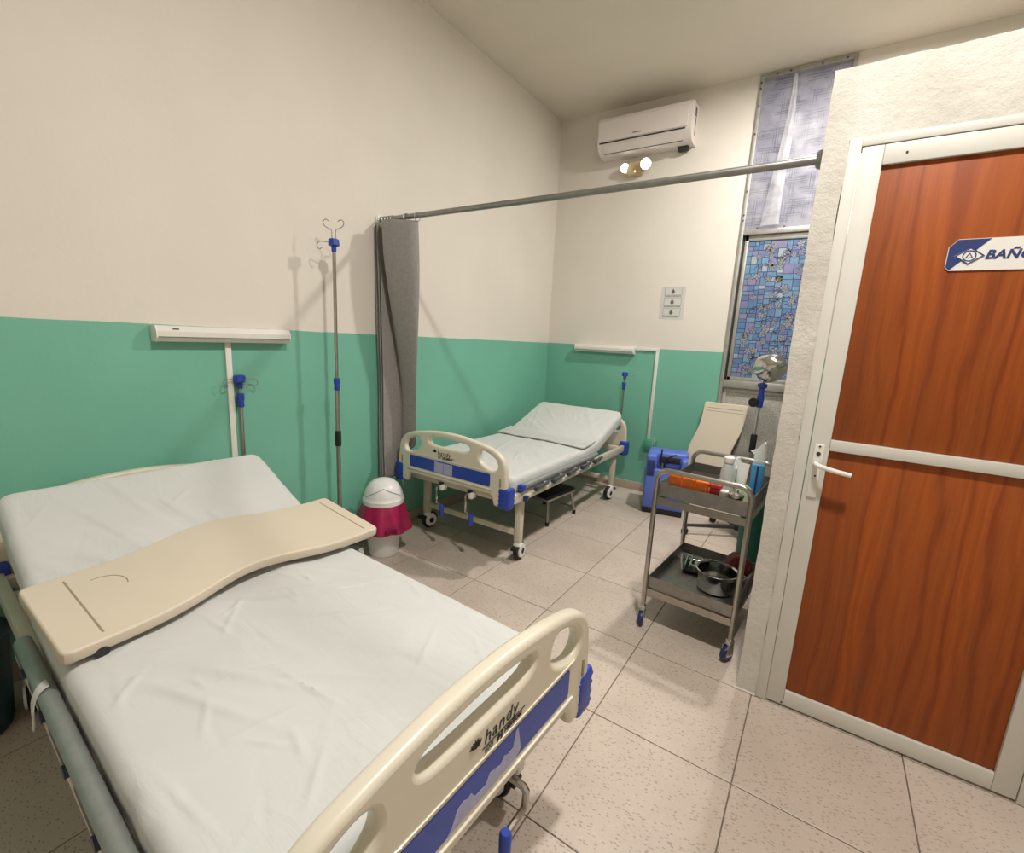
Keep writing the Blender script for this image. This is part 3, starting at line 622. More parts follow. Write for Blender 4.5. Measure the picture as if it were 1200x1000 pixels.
def make_mattress(loc, rz, label, hinge, reach, rise, seed, ncrease, length=1.905):
    W, TH, r = 0.432, 0.105, 0.034; z0 = 0.4905
    ang = math.atan2(rise, reach); back = math.hypot(rise, reach); rb = 0.16
    flat = length - hinge
    tot = back + flat; NS = 300; rows = []
    rnd = random.Random(seed); cre = []
    for k in range(ncrease):
        s_ = rnd.uniform(0.05, tot - 0.1); v_ = rnd.uniform(-0.38, 0.38); a = rnd.choice([rnd.gauss(0.75, 0.35), rnd.gauss(-0.5, 0.4), rnd.gauss(0.2, 0.2)]); ln = rnd.uniform(0.03, 0.10)
        cre.append((s_, v_, math.cos(a), math.sin(a), ln, rnd.uniform(-0.003, 0.0060), rnd.uniform(0.0035, 0.0075)))
    for k in range(int(ncrease * 0.3)):   # long soft folds
        s_ = rnd.uniform(0.1, tot - 0.2); v_ = rnd.uniform(-0.3, 0.3); a = rnd.gauss(0.55, 0.25)
        cre.append((s_, v_, math.cos(a), math.sin(a), rnd.uniform(0.15, 0.3), rnd.uniform(0.002, 0.0065), rnd.uniform(0.012, 0.026)))
    for k in range(10):                   # gathers in the bend
        v_ = rnd.uniform(-0.42, 0.42); cre.append((back + rnd.uniform(-0.06, 0.05), v_, rnd.uniform(-0.4, 0.4), 1, rnd.uniform(0.05, 0.14), rnd.uniform(0.003, 0.008), 0.010))
    def wr(s_, v_):
        h = 0.0025 * noise.noise(Vector((s_ * 5, v_ * 5, seed))) + 0.003 * noise.noise(Vector((s_ * 1.7, v_ * 2, seed + 9)))
        for cs, cv, ca, sa, ln, am, wd in cre:
            ds, dv = s_ - cs, v_ - cv
            if abs(ds) > 0.8 or abs(dv) > 0.8: continue
            al, pe = ds * ca + dv * sa, -ds * sa + dv * ca
            e = (al / ln) ** 2 + (pe / wd) ** 2
            if e < 9: h += am * math.exp(-e)
        return h
    def path(s_):
        d = s_ - back                      # <0 back section, >0 flat
        if d < -rb: f = ang
        elif d > rb: f = 0
        else: f = ang * (rb - d) / (2 * rb)
        return f
    # integrate the centre line from the foot end
    pts = [None] * (NS + 1); u_, z_ = length, z0
    for i in range(NS, -1, -1):
        s_ = tot * i / NS; f = path(s_); pts[i] = (u_, z_, f, s_)
        u_ -= math.cos(f) * tot / NS; z_ += math.sin(f) * tot / NS
    NV = 120
    prof = []
    for k in range(7): a = math.pi / 2 * k / 6; prof.append((-W + r - r * math.sin(math.pi / 2 - a) , None, a))
    vs = []; fs = []; cols = None
    for i in range(NS + 1):
        u_, z_, f, s_ = pts[i]; d = min(s_, tot - s_)
        e = 1 if d >= r else math.sqrt(max(0, 1 - ((r - d) / r) ** 2))
        rc = 0.06; wn = W - (0 if d >= rc else rc - math.sqrt(max(0, rc * rc - (rc - d) ** 2)))
        ring_ = []
        nx, nz = math.sin(f), math.cos(f)
        for k in range(6): a = math.pi / 2 * k / 6; ring_.append((-wn + r * (1 - math.cos(a)) * 0 + 0, None)) if False else None
        lo = TH * 0.5 - TH * 0.5 * e if e < 1 else 0; hi = TH - lo
        hh = hi - lo; rr = min(r, hh * 0.48)
        ring_.append((-wn + 0.010, lo)); ring_.append((-wn, lo + rr * 0.5))
        for k in range(7):
            a = math.pi / 2 * k / 6; ring_.append((-wn + rr - rr * math.cos(a), hi - rr + rr * math.sin(a)))
        for k in range(1, NV):
            v_ = -wn + rr + (2 * wn - 2 * rr) * k / NV; ring_.append((v_, hi + wr(s_, v_) * min(1, e) * min(1, (wn - abs(v_)) / 0.06)))
        for k in range(6, -1, -1):
            a = math.pi / 2 * k / 6; ring_.append((wn - rr + rr * math.cos(a), hi - rr + rr * math.sin(a)))
        ring_.append((wn, lo + rr * 0.5)); ring_.append((wn - 0.010, lo))
        side = 0.003 * noise.noise(Vector((s_ * 14, 1, seed)))
        cols = len(ring_)
        for v_, h in ring_: vs.append((u_ + nx * h, v_ + (side if abs(v_) > wn - 0.01 else 0), z_ + nz * h))
    for i in range(NS):
        for k in range(cols): j = (k + 1) % cols; fs.append((i * cols + k, i * cols + j, (i + 1) * cols + j, (i + 1) * cols + k))
    fs.append(tuple(range(cols))); fs.append(tuple(NS * cols + k for k in range(cols - 1, -1, -1)))
    o = MB().add(vs, fs).build('mattress', M['sheet'], None, 60); o.location = loc; o.rotation_euler.z = rz
    tag(o, label, 'mattress', 'sheeted mattresses on the hospital beds'); return o, pts

B1, B1R = (0.060, 0.713, 0), -0.045
B2, B2R = (0.588, 4.16, 0), R(-90.0)
bed1 = make_bed(B1, B1R, 'nearer hospital bed with its footboard in the foreground and a tray across it', 0.79, 0.58, 0.245, 0)
mat1, path1 = make_mattress(B1, B1R, 'white-sheeted mattress on the nearer bed, partly under the tray', 0.79, 0.62, 0.258, 11, 130)
bed2 = make_bed(B2, B2R, 'farther hospital bed beside the grey curtain, its head towards the air conditioner wall', 0.70, 0.60, 0.225, 1)
mat2, path2 = make_mattress(B2, B2R, 'white-sheeted mattress with raised head on the farther bed by the curtain', 0.70, 0.63, 0.235, 23, 60)
# folded sheet band across the bend of the farther mattress
m = MB(); vs = []; fs = []; NU, NV = 16, 50; tot = path2[-1][3]; back = math.hypot(0.63, 0.235)
def on_path(pts, s_):
    f = s_ / pts[-1][3] * (len(pts) - 1); i = min(int(f), len(pts) - 2); q = f - i
    return [a + (b - a) * q for a, b in zip(pts[i], pts[i + 1])]
for layer in (0.0095, 0.0180):
    for i in range(NU + 1):
        for k in range(NV + 1):
            v_ = -0.425 + 0.85 * k / NV; s_ = back - 0.09 + 0.26 * i / NU + (0.014 * math.sin(k * 0.13 + 0.6)) + 0.04 * (k / NV - 0.5) * (1 if i > NU // 2 else -0.2)
            u_, z_, f, _ = on_path(path2, s_); e = math.sin(math.pi * min(1, max(0.0, i / NU))) ** 0.3 if layer > 0.01 and i < NU // 2 else 1
            h = 0.105 + layer * (0.6 + 0.4 * e) + 0.004 * noise.noise(Vector((i * 0.4, k * 0.25, 4)))
            vs.append((u_ + math.sin(f) * h, v_, z_ + math.cos(f) * h))
n1 = (NU + 1) * (NV + 1)
for L_ in (0, 1):
    for i in range(NU):
        for k in range(NV): a = L_ * n1 + i * (NV + 1) + k; fs.append((a, a + 1, a + NV + 2, a + NV + 1))
for i in range(NU):
    for k in (0, NV): a = i * (NV + 1) + k; b = a + NV + 1; fs.append((a, b, b + n1, a + n1))
for k in range(NV):
    for i in (0, NU): a = i * (NV + 1) + k; fs.append((a, a + 1, a + 1 + n1, a + n1))
o = m.add(vs, fs).build('folded_sheet', M['sheet'], None, 50); o.location = B2; o.rotation_euler.z = B2R
tag(o, 'folded white sheet band lying across the middle of the farther bed', 'sheet')

# ------------------------------------------------------------------ overbed tray boards
TLn, TWd = 0.965, 0.345
def tray_outline():
    pts = []
    def sh(t_): return -0.075 * math.exp(-((t_ - 0.02) / 0.20) ** 2)
    N = 40
    lo = [(-TLn / 2 + TLn * k / N) for k in range(N + 1)]
    a = [(t_, TWd / 2 + sh(t_)) for t_ in lo]; b = [(t_, -TWd / 2 + sh(t_)) for t_ in lo[::-1]]
    def cut(p, q, r_):   # rounded end corners
        return p
    a[0] = (-TLn / 2 + 0.018, a[0][1]); a[-1] = (TLn / 2 - 0.018, a[-1][1]); b[0] = (TLn / 2 - 0.018, b[0][1]); b[-1] = (-TLn / 2 + 0.018, b[-1][1])
    e1 = [(TLn / 2 - 0.005, TWd / 2 - 0.005), (TLn / 2, TWd / 2 - 0.018), (TLn / 2, -TWd / 2 + 0.018), (TLn / 2 - 0.005, -TWd / 2 + 0.005)]
    e2 = [(-t_, w_) for t_, w_ in e1[::-1]]
    return a + e1 + b + e2
def make_tray(name, label, lying=True):
    e = empty(name); tag(e, label, 'tray', 'overbed tray boards')
    me = curve_mesh('tray_top', [tray_outline()], 0.011, 0.006, Matrix.Identity(4), M['tray'], 2)
    top = link('tray_top', me, e)
    MB().box((-TLn / 2 + 0.085, -TWd / 2 + 0.03, 0.0165), (-TLn / 2 + 0.090, TWd / 2 - 0.03, 0.0174)).build('groove', M['groove'], top, 0)
    MB().box((TLn / 2 - 0.052, -TWd / 2 + 0.03, 0.0165), (TLn / 2 - 0.047, TWd / 2 - 0.03, 0.0174)).build('groove', M['groove'], top, 0)
    m = MB(); cx, cy, r1 = -TLn / 2 + 0.150, -0.055, 0.052; pp = [(cx + r1 * math.cos(a) * 1.05, cy + r1 * math.sin(a), 0.0168) for a in [R(-105 + 6 * k) for k in range(22)]]
    if lying: m.tube(pp, 0.0016, 6); m.build('cup_ring', M['groove'], top)
    else: MB().box((TLn / 2 - 0.078, -TWd / 2 + 0.02, 0.0165), (TLn / 2 - 0.074, TWd / 2 - 0.02, 0.0174)).build('groove', M['groove'], top, 0)
    for s in (-1, 1):
        MB().rbox((s * (TLn / 2 - 0.03) - 0.020, -TWd / 2 + 0.02, -0.034), (s * (TLn / 2 - 0.03) + 0.020, TWd / 2 - 0.02, -0.017), 0.005).build('clip_rail', M['tray'], e)
    MB().lathe([(0.016, -0.004), (0.016, 0.0004)], (-TLn / 2 + 0.075, TWd / 2 - 0.0005, -0.020), 16, 'Y').build('finger_notch', M['dark'], top)
    return e
tray1 = make_tray('overbed_tray', 'cream tray board lying across the nearer bed')
# local x (length) -> along +Y, local y (width) -> towards the foot (+X)
yaw = R(90 + 1.6)
tilt = Matrix.Rotation(R(-8.5), 4, 'X')
tray1.matrix_world = T((0.905, 0.708, 0.654)) @ Matrix(((0, 1, 0, 0), (1, 0, 0, 0), (0, 0, -1, 0), (0, 0, 0, 1))) if False else T((0.912, 0.712, 0.656)) @ Matrix.Rotation(yaw, 4, 'Z') @ Matrix.Scale(-1, 4, (0, 1, 0)) @ tilt
tray2 = make_tray('overbed_tray', 'cream tray board standing on end against the window beside the cart', False)
# stand it on end: length -> Z, width -> X, face towards the viewer
lean = math.asin(0.20 / TLn)
tray2.matrix_world = T((1.825, 4.258, 0.488)) @ Matrix.Rotation(-lean, 4, 'X') @ Matrix(((0, 1, 0, 0), (0, 0, -1, 0), (-1, 0, 0, 0), (0, 0, 0, 1))) @ Matrix.Scale(-1, 4, (1, 0, 0))

# ================================================================== IV STANDS
def hook(m, base, az, up, style=0):
    ca, sa = math.cos(az), math.sin(az)
    def P(d, h): return (base[0] + ca * d, base[1] + sa * d, base[2] + h)
    if style == 0:
        pts = [P(0.010, 0), P(0.012, 0.045), P(0.030, 0.055), P(0.050, 0.068), P(0.056, 0.088), P(0.042, 0.100), P(0.024, 0.092)]
    else:
        pts = [P(0.010, 0), P(0.06, 0.0), P(0.078, -0.004), P(0.086, -0.024), P(0.074, -0.040), P(0.060, -0.028)]
    m.tube(smooth_loop(pts, 4, False), 0.0026, 6)
def iv_head(e, z, az0, floor_stand):
    m = MB().lathe([(0.011, z - 0.055), (0.013, z - 0.05), (0.014, z - 0.028), (0.030, z - 0.020), (0.027, z + 0.010), (0.020, z + 0.014)], (0, 0, 0), 16); hd = m.build('head_cap', M['blue'], e)
    spec = [(R(34), 0), (R(214), 0), (R(235), 1)] if floor_stand else [(az0 + k * math.pi / 2, 1) for k in range(4)] if az0 < R(90) else [(R(-82), 1), (R(80), 1), (R(-5), 1)]
    for a_, st_ in spec:
        h = MB(); hook(h, (0, 0, z + (0.012 if st_ == 0 else -0.006)), a_, 1, st_); h.build('hook', M['chrome'], hd)
def collar(e, z): MB().lathe([(0.014, z - 0.035), (0.017, z - 0.03), (0.015, z - 0.005), (0.018, z + 0.004), (0.018, z + 0.030), (0.013, z + 0.036)], (0, 0, 0), 16).build('height_collar', M['blue'], e)
iv = empty('iv_stand', (0.168, 1.667, 0)); tag(iv, 'tall floor-standing steel drip stand beside the nearer bed', 'iv stand', 'steel drip poles')
MB().tube([(0, 0, 0.10), (0, 0, 1.12)], 0.0125, 12).build('lower_pole', M['steel'], iv); MB().tube([(0, 0, 1.12), (0, 0, 1.88)], 0.0095, 12).build('upper_pole', M['steel'], iv)
collar(iv, 1.12); MB().lathe([(0.017, 0.755), (0.018, 0.76), (0.018, 0.84), (0.017, 0.845)], (0, 0, 0), 14).build('grip', M['black'], iv)
iv_head(iv, 1.900, R(205), True)
b = MB().lathe([(0.030, 0.075), (0.034, 0.08), (0.034, 0.12), (0.018, 0.13)], (0, 0, 0), 16).build('hub', M['greyplastic'], iv)
for k in range(5):
    a = R(80 + 72 * k); rr = 0.13 if math.cos(a) < -0.3 or math.sin(a) > 0.5 else 0.22
    l_ = MB().tube([(0.02 * math.cos(a), 0.02 * math.sin(a), 0.10), (rr * math.cos(a), rr * math.sin(a), 0.065)], [0.016, 0.012], 8).build('foot', M['greyplastic'], iv)
    rr = min(rr, 0.13 / max(1e-3, -math.cos(a)) if math.cos(a) < 0 else rr)
    MB().lathe([(0.026, -0.012), (0.026, 0.012)], (rr * math.cos(a), rr * math.sin(a), 0.026), 14, 'Y').rbox((rr * math.cos(a) - 0.012, rr * math.sin(a) - 0.016, 0.03), (rr * math.cos(a) + 0.012, rr * math.sin(a) + 0.016, 0.066), 0.004).build('caster', M['offwhite'], l_)
def bed_pole(bx, by, ztop, z0, label, az, cl):
    e = empty('iv_pole', (bx, by, 0)); tag(e, label, 'iv pole', 'steel drip poles')
    MB().tube([(0, 0, z0), (0, 0, ztop - 0.09)], 0.0085, 10).build('lower_pole', M['steel'], e); MB().tube([(0, 0, ztop - 0.10), (0, 0, ztop)], 0.0065, 10).build('upper_pole', M['steel'], e)
    collar(e, ztop - 0.115); iv_head(e, ztop, az, False); MB().rbox(*cl, 0.004).build('clamp', M['steel'], e); return e
bed_pole(0.026, 1.197, 1.165, 0.40, 'short steel drip pole at the head of the nearer bed', R(255), ((-0.010, -0.026, 0.43), (0.0125, 0.010, 0.46)))
bed_pole(0.944, 4.222, 1.150, 0.40, 'short steel drip pole at the head of the farther bed', R(20), ((-0.012, -0.024, 0.54), (0.012, 0.010, 0.57)))

# ================================================================== CURTAIN AND ROD
RYc, RZc = 2.125, 2.122
rod = empty('curtain_rod', (0, RYc, RZc)); tag(rod, 'steel curtain rod spanning from the long wall to the bathroom partition', 'curtain rod')
MB().tube([(0.004, 0, 0), (1.25, 0, -0.004), (PX - 0.006, 0, 0.0)], 0.0155, 14).build('tube', M['rodsteel'], rod)
MB().lathe([(0.034, 0.0), (0.034, 0.008), (0.024, 0.012)], (0.002, 0, 0), 20, 'X').build('flange', M['offwhite'], rod)
MB().lathe([(0.024, -0.018), (0.030, -0.012), (0.034, 0.0)], (PX - 0.002, 0, 0), 20, 'X').build('flange', M['rodsteel'], rod)
cur = empty('privacy_curtain', (0, RYc, 0)); tag(cur, 'grey privacy curtain gathered against the long wall behind the white bin', 'curtain')
base = [(0.020, 0.03), (0.030, -0.045), (0.045, 0.03), (0.055, -0.060), (0.070, 0.035), (0.080, -0.055), (0.098, 0.04), (0.105, -0.050), (0.125, 0.035), (0.135, -0.075), (0.200, -0.085), (0.270, -0.062), (0.335, -0.020), (0.352, 0.020), (0.300, 0.045), (0.240, 0.030)]
NZ = 60; vs = []; fs = []; prof = smooth_loop(base, 6, False); n = len(prof)
for j in range(NZ + 1):
    h = j / NZ; z_ = 2.092 - 1.66 * h
    for i, (x_, y_) in enumerate(prof):
        q = i / n; fold = 1 + 0.25 * noise.noise(Vector((q * 6, h * 1.5, 0)))
        x2 = x_ * (0.92 + 0.10 * h) + (0.020 * math.sin(h * 3.0 + 1.0) * q) + (0.05 * max(0, h - 0.72) / 0.28 * (1 if q > 0.6 else 0.2)) * 0.6
        x2 = max(0.016, x2 + 0.006 * noise.noise(Vector((q * 9, h * 4, 7))))
        y2 = y_ * fold + 0.010 * noise.noise(Vector((q * 5, h * 3, 3))) - 0.01
        k_ = min(1.0, max(0.0, (2.02 - z_) / 1.15)); k_ = k_ * k_ * (3 - 2 * k_)     # tucked behind the footboard of the farther bed
        k2 = min(1.0, max(0.0, (0.68 - z_) / 0.10)); k2 = k2 * k2 * (3 - 2 * k2)
        xl, yl = (x2, y2 * 0.6) if x2 < 0.085 else (0.085 + (x2 - 0.085) * (0.55 - 0.50 * k2), 0.108 + y_ * 0.08)
        x2, y2 = x2 + (xl - x2) * k_, y2 + (yl - y2) * k_
        vs.append((x2, y2, z_ + 0.008 * noise.noise(Vector((q * 7, 1, 1)))))
for j in range(NZ):
    for i in range(n - 1): k = j * n + i; fs.append((k, k + 1, k + n + 1, k + n))
o = MB().add(vs, fs).build('cloth', M['curtain'], cur, 50); sm_ = o.modifiers.new('thickness', 'SOLIDIFY'); sm_.thickness = 0.003
top_i = [i for i in range(4, n, 12)]
for i in top_i:
    x_ = vs[i][0]; o = MB().tube([(x_ , 0.024 * math.cos(a), RZc - 0.008 + 0.026 * math.sin(a)) for a in [2 * math.pi * k / 18 for k in range(18)]], 0.0022, 6, True).build('ring', M['steel'], cur)

# ================================================================== WALL FITTINGS
def bed_lamp(name, rootloc, rz, L_, label, mark):
    e = empty(name, rootloc, rz); tag(e, label, 'wall lamp', 'bed head wall lamps')
    prof_ = [(0.0, 0.0), (0.045, 0.0), (0.062, 0.018), (0.062, 0.046), (0.050, 0.070), (0.0, 0.070)]
    MB().prism([(-a, b) for a, b in prof_], 0.006, L_ - 0.006, 'YZ').build('housing', M['offwhite'], e, 20)
    for x0_ in (0.0, L_ - 0.006): MB().prism([(-a * 1.03, b * 1.02 - 0.001) for a, b in prof_], x0_, x0_ + 0.006, 'YZ').build('end_cap', M['white'], e, 0)
    MB().prism([(-0.0635, 0.019), (-0.0635, 0.0225), (-0.061, 0.0225), (-0.061, 0.019)], 0.004, L_ - 0.004, 'YZ').build('diffuser_edge', M['greyink'], e, 0)
    if mark: MB().box((0.065, -0.0585, 0.052), (0.090, -0.0578, 0.060)).build('mark', M['greyink'], e, 0)
    return e
bed_lamp('bed_lamp', (0.0, 0.845, 1.342), R(90), 0.615, 'long white lamp on the green wall above the nearer bed', True)
bed_lamp('bed_lamp', (0.345, RY1, 1.330), 0, 0.615, 'long white lamp on the green wall above the farther bed', False)
c1 = MB().rbox((0.0, 1.146, 0.085), (0.013, 1.174, 1.340), 0.002).build('cable_conduit', M['offwhite']); tag(c1, 'white cable conduit running down from the lamp above the nearer bed', 'conduit')
m = MB().rbox((0.962, RY1 - 0.014, 1.368), (1.188, RY1, 1.394), 0.002).rbox((1.160, RY1 - 0.0145, 0.532), (1.188, RY1, 1.3685), 0.002)
tag(m.build('cable_conduit', M['offwhite']), 'white angled cable conduit beside the lamp above the farther bed', 'conduit')
ob = empty('socket_box', (1.20, RY1, 0.48)); tag(ob, 'green-painted electric socket box on the wall above the blue machine', 'socket')
MB().rbox((-0.058, -0.042, -0.048), (0.058, 0, 0.050), 0.006, 2).build('box', M['greenbox'], ob); MB().rbox((-0.040, -0.046, -0.026), (0.040, -0.042, 0.028), 0.003).build('socket_plate', M['greenbox'], ob)
# air conditioner
ac = empty('air_conditioner', (0.49, RY1, 3.09)); tag(ac, 'white split air conditioner high on the wall below the ceiling', 'air conditioner')
LW = 0.815
pf = smooth_loop([(0, 0.0), (-0.10, 0.0), (-0.150, 0.018), (-0.190, 0.065), (-0.200, 0.085)], 4, False) + [(-0.208, 0.255), (-0.195, 0.282), (-0.15, 0.295), (0, 0.295)]
MB().prism(pf, 0.0, LW, 'YZ').build('casing', M['acwhite'], ac, 25)
MB().prism([(-0.2005, 0.094), (-0.2085, 0.098), (-0.2165, 0.250), (-0.203, 0.280), (-0.196, 0.283), (-0.2075, 0.253)], 0.012, LW - 0.03, 'YZ').build('front_panel', M['acwhite'], ac, 25)
MB().prism([(-0.199, 0.080), (-0.2035, 0.083), (-0.2035, 0.090), (-0.199, 0.0925)], 0.02, LW - 0.045, 'YZ').build('panel_gap', M['dark'], ac, 0)
MB().prism([(-0.152, 0.013), (-0.197, 0.066), (-0.201, 0.064), (-0.156, 0.010)], 0.06, LW - 0.075, 'YZ').build('louver', M['acwhite'], ac, 0)
MB().prism([(-0.146, 0.010), (-0.1535, 0.0115), (-0.1575, 0.0075), (-0.150, 0.006)], 0.055, LW - 0.07, 'YZ').build('louver_gap', M['dark'], ac, 0)
m = MB().rbox((LW - 0.001, -0.115, 0.200), (LW + 0.002, -0.070, 0.262), 0.001); m.rbox((LW - 0.001, -0.090, 0.06), (LW + 0.002, -0.074, 0.195), 0.001); m.build('side_vent', M['greyink'], ac)
MB().rbox((LW - 0.13, -0.07, -0.032), (LW - 0.045, -0.012, 0.001), 0.006).build('pipe_outlet', M['dark'], ac)
MB().box((0.33, -0.2147, 0.120), (0.40, -0.2125, 0.126)).build('badge', M['greyink'], ac, 0)
# emergency light
eg = empty('emergency_light', (0.800, RY1, 2.985)); tag(eg, 'beige emergency light with two lit lamps under the air conditioner', 'emergency light')
MB().rbox((-0.075, -0.060, -0.062), (0.075, 0, 0.052), 0.014, 3).build('body', M['em_beige'], eg)
for s, rr, dy in ((-1, 0.041, 0.0), (1, 0.049, -0.03)):
    hx = s * 0.105 + (0.012 if s > 0 else 0.02)
    d = Vector((0.30 if s > 0 else 0.34, -0.93, -0.28)).normalized(); mx = T((hx, -0.058 + dy, 0.004)) @ d.to_track_quat('Z', 'Y').to_matrix().to_4x4()
    h_ = MB().lathe([(0.018, -0.055), (rr * 0.75, -0.035), (rr, 0.0), (rr, 0.006), (rr * 0.9, 0.006)], (0, 0, 0), 24).xform(mx).build('lamp_head', M['offwhite'], eg)
    MB().lathe([(0.0, 0.0085), (rr * 0.6, 0.008), (rr * 0.88, 0.0065), (rr * 0.88, 0.004)], (0, 0, 0), 24).xform(mx).build('lens', M['led'], h_)
MB().lathe([(0.006, -0.064), (0.006, -0.058)], (0.012, 0, -0.035), 10, 'Y').build('indicator', M['amber'], eg)
# poster: three little panels
po = empty('notice', (1.150, RY1, 1.668)); tag(po, 'laminated notice with three drop symbols on the wall beside the window', 'notice')
PW, PHt = 0.215, 0.282
MB().box((0, -0.002, 0), (PW, 0, PHt)).build('sheet', M['paper'], po, 0)
for k in range(3):
    zz = 0.014 + k * 0.091
    m = MB(); th = 0.0022
    for a, b, c, d in ((0.030, 0.185, zz + 0.012, zz + 0.012 + th), (0.030, 0.185, zz + 0.080, zz + 0.080 + th), (0.030, 0.030 + th, zz + 0.012, zz + 0.08), (0.185 - th, 0.185, zz + 0.012, zz + 0.08)): m.box((a, -0.0026, c), (b, -0.002, d))
    m.build('border', M['greyink'], po, 0)
    MB().prism([(0.104, zz + 0.068)] + [(0.104 + 0.016 * math.cos(a), zz + 0.040 + 0.016 * math.sin(a)) for a in [R(30 - 20 * q) for q in range(13)]], -0.0028, -0.002).build('drop', M['greyink'], po, 0)
    m = MB(); rnd = random.Random(k); xx = 0.034
    while xx < 0.175:
        wd = rnd.uniform(0.008, 0.02); m.box((xx, -0.0027, zz + 0.001), (min(0.18, xx + wd), -0.002, zz + 0.0075)); xx += wd + 0.004
    m.build('caption', M['greyink'], po, 0)

# ================================================================== BINS
bn = empty('swing_bin', (0.245, 1.940, 0)); tag(bn, 'white dome-lidded bin lined with a magenta bag', 'bin')
MB().lathe([(0.080, 0.0), (0.092, 0.003), (0.096, 0.02), (0.118, 0.33), (0.120, 0.355)], (0, 0, 0), 36).build('body', M['binwhite'], bn)
def wobb(a, h): return (0.10 * noise.noise(Vector((math.cos(a) * 2.2, math.sin(a) * 2.2, h * 4))) + 0.05 * math.sin(a * 9 + h * 12)) * min(1, (0.375 - h) * 9)
bag = MB().lathe([(0.119, 0.372), (0.124, 0.365), (0.132, 0.345), (0.146, 0.30), (0.158, 0.25), (0.165, 0.205), (0.166, 0.178), (0.160, 0.180), (0.150, 0.23), (0.138, 0.30), (0.121, 0.345)], (0, 0, 0), 64, 'Z', wobb).build('bag', M['pinkbag'], bn, 50)
d_ = (Vector((2.49, 0, 0)) - Vector((0.245, 1.94, 0))).normalized(); az = math.atan2(d_.y, d_.x)
m = MB()
for k in range(4):
    for q in range(3): a = az + 0.18 + k * 0.14; rr = 0.176; m.rbox((rr - 0.002, -0.007, 0.192 + q * 0.013), (rr + 0.004, 0.007, 0.200 + q * 0.013), 0.002) if (k + q) % 4 else None
    m2 = MB()
txt = text_mesh('bag_print', 'RPBI', 0.040, YZ, M['darkred'], 0.1, 0.0014, 0.0015); 
for v in txt.vertices:
    ang_ = az + 0.02 + v.co.y / 0.17; rr = 0.1765; v.co = Vector((rr * math.cos(ang_), rr * math.sin(ang_), 0.190 + v.co.z))
link('bag_print', txt, bag)
lid = MB().lathe([(0.128, 0.352), (0.131, 0.356), (0.131, 0.382), (0.126, 0.388), (0.122, 0.405), (0.112, 0.438), (0.092, 0.472), (0.062, 0.496), (0.028, 0.508), (0.0, 0.510)], (0, 0, 0), 40).build('lid', M['binwhite'], bn)
pts = []
for k in range(21):
    q = (k / 20 - 0.5) * 2; a = az + q * 1.05; zz = 0.405 + 0.062 * (1 - abs(q)) ** 0.8; rr = 0.1235 - 0.0 if zz < 0.406 else 0.1245 * math.sqrt(max(0, 1 - ((zz - 0.385) / 0.127) ** 2)) + 0.0015
    pts.append((rr * math.cos(a), rr * math.sin(a), zz))
MB().tube(pts, 0.0012, 5).build('flap_seam', M['greyplastic'], lid)
# dark bin at the head of the nearer bed, cut by the picture's edge
db = empty('waste_bin', (0.215, 0.112, 0)); tag(db, 'dark teal bin standing in the shade beside the head of the nearer bed', 'bin')
MB().lathe([(0.118, 0.0), (0.128, 0.004), (0.132, 0.02), (0.150, 0.32), (0.153, 0.345)], (0, 0, 0), 36).build('body', M['bindark'], db)
MB().lathe([(0.156, 0.335), (0.159, 0.34), (0.159, 0.355), (0.145, 0.365), (0.06, 0.378), (0.0, 0.380)], (0, 0, 0), 36).build('lid', M['bindark'], db)
# small tied strip of cloth on the nearer bed rail
m = MB(); cl = smooth_loop([(0.0, 0, 0.02), (0.005, -0.018, 0.012), (0.002, -0.030, -0.02), (0.010, -0.034, -0.06), (0.004, -0.036, -0.085)], 4, False)
vs = []; fs = []
for i, q in enumerate(cl):
    wd = 0.014 * (1 - 0.7 * i / len(cl)) + 0.003
    vs += [(q[0] - wd, q[1], q[2]), (q[0] + wd, q[1], q[2]), (q[0] + wd, q[1] - 0.002, q[2]), (q[0] - wd, q[1] - 0.002, q[2])]
for i in range(len(cl) - 1):
    for k in range(4): fs.append((i * 4 + k, i * 4 + (k + 1) % 4, i * 4 + 4 + (k + 1) % 4, i * 4 + 4 + k))
fs += [(0, 1, 2, 3), tuple(len(vs) - 4 + k for k in (3, 2, 1, 0))]
o = m.add(vs, fs).build('cloth_tie', M['sheet']); o.location = (1.030, 0.216, 0.536); tag(o, 'small white cloth tie knotted on the side rail of the nearer bed', 'cloth tie')

# ================================================================== STEP STOOL
ss = empty('step_stool', (0.735, 3.235, 0), R(-6)); tag(ss, 'small black-topped step stool with grey legs under the farther bed', 'step stool')
MB().rbox((-0.145, -0.20, 0.205), (0.145, 0.20, 0.232), 0.010, 2).build('top', M['black'], ss)
MB().rbox((-0.150, -0.205, 0.192), (0.150, 0.205, 0.212), 0.004).build('rim', M['steel'], ss)
for sx in (-1, 1):
    for sy in (-1, 1):
        l_ = MB().tube([(sx * 0.130, sy * 0.165, 0.195), (sx * 0.155, sy * 0.195, 0.012)], 0.011, 8).build('leg', M['steel'], ss)
        MB().lathe([(0.014, 0.0), (0.015, 0.004), (0.014, 0.032)], (sx * 0.154, sy * 0.194, 0), 12).build('rubber_foot', M['black'], l_)
for sy in (-1, 1): MB().tube([(-0.150, sy * 0.188, 0.06), (0.150, sy * 0.188, 0.06)], 0.006, 8).build('brace', M['steel'], ss)

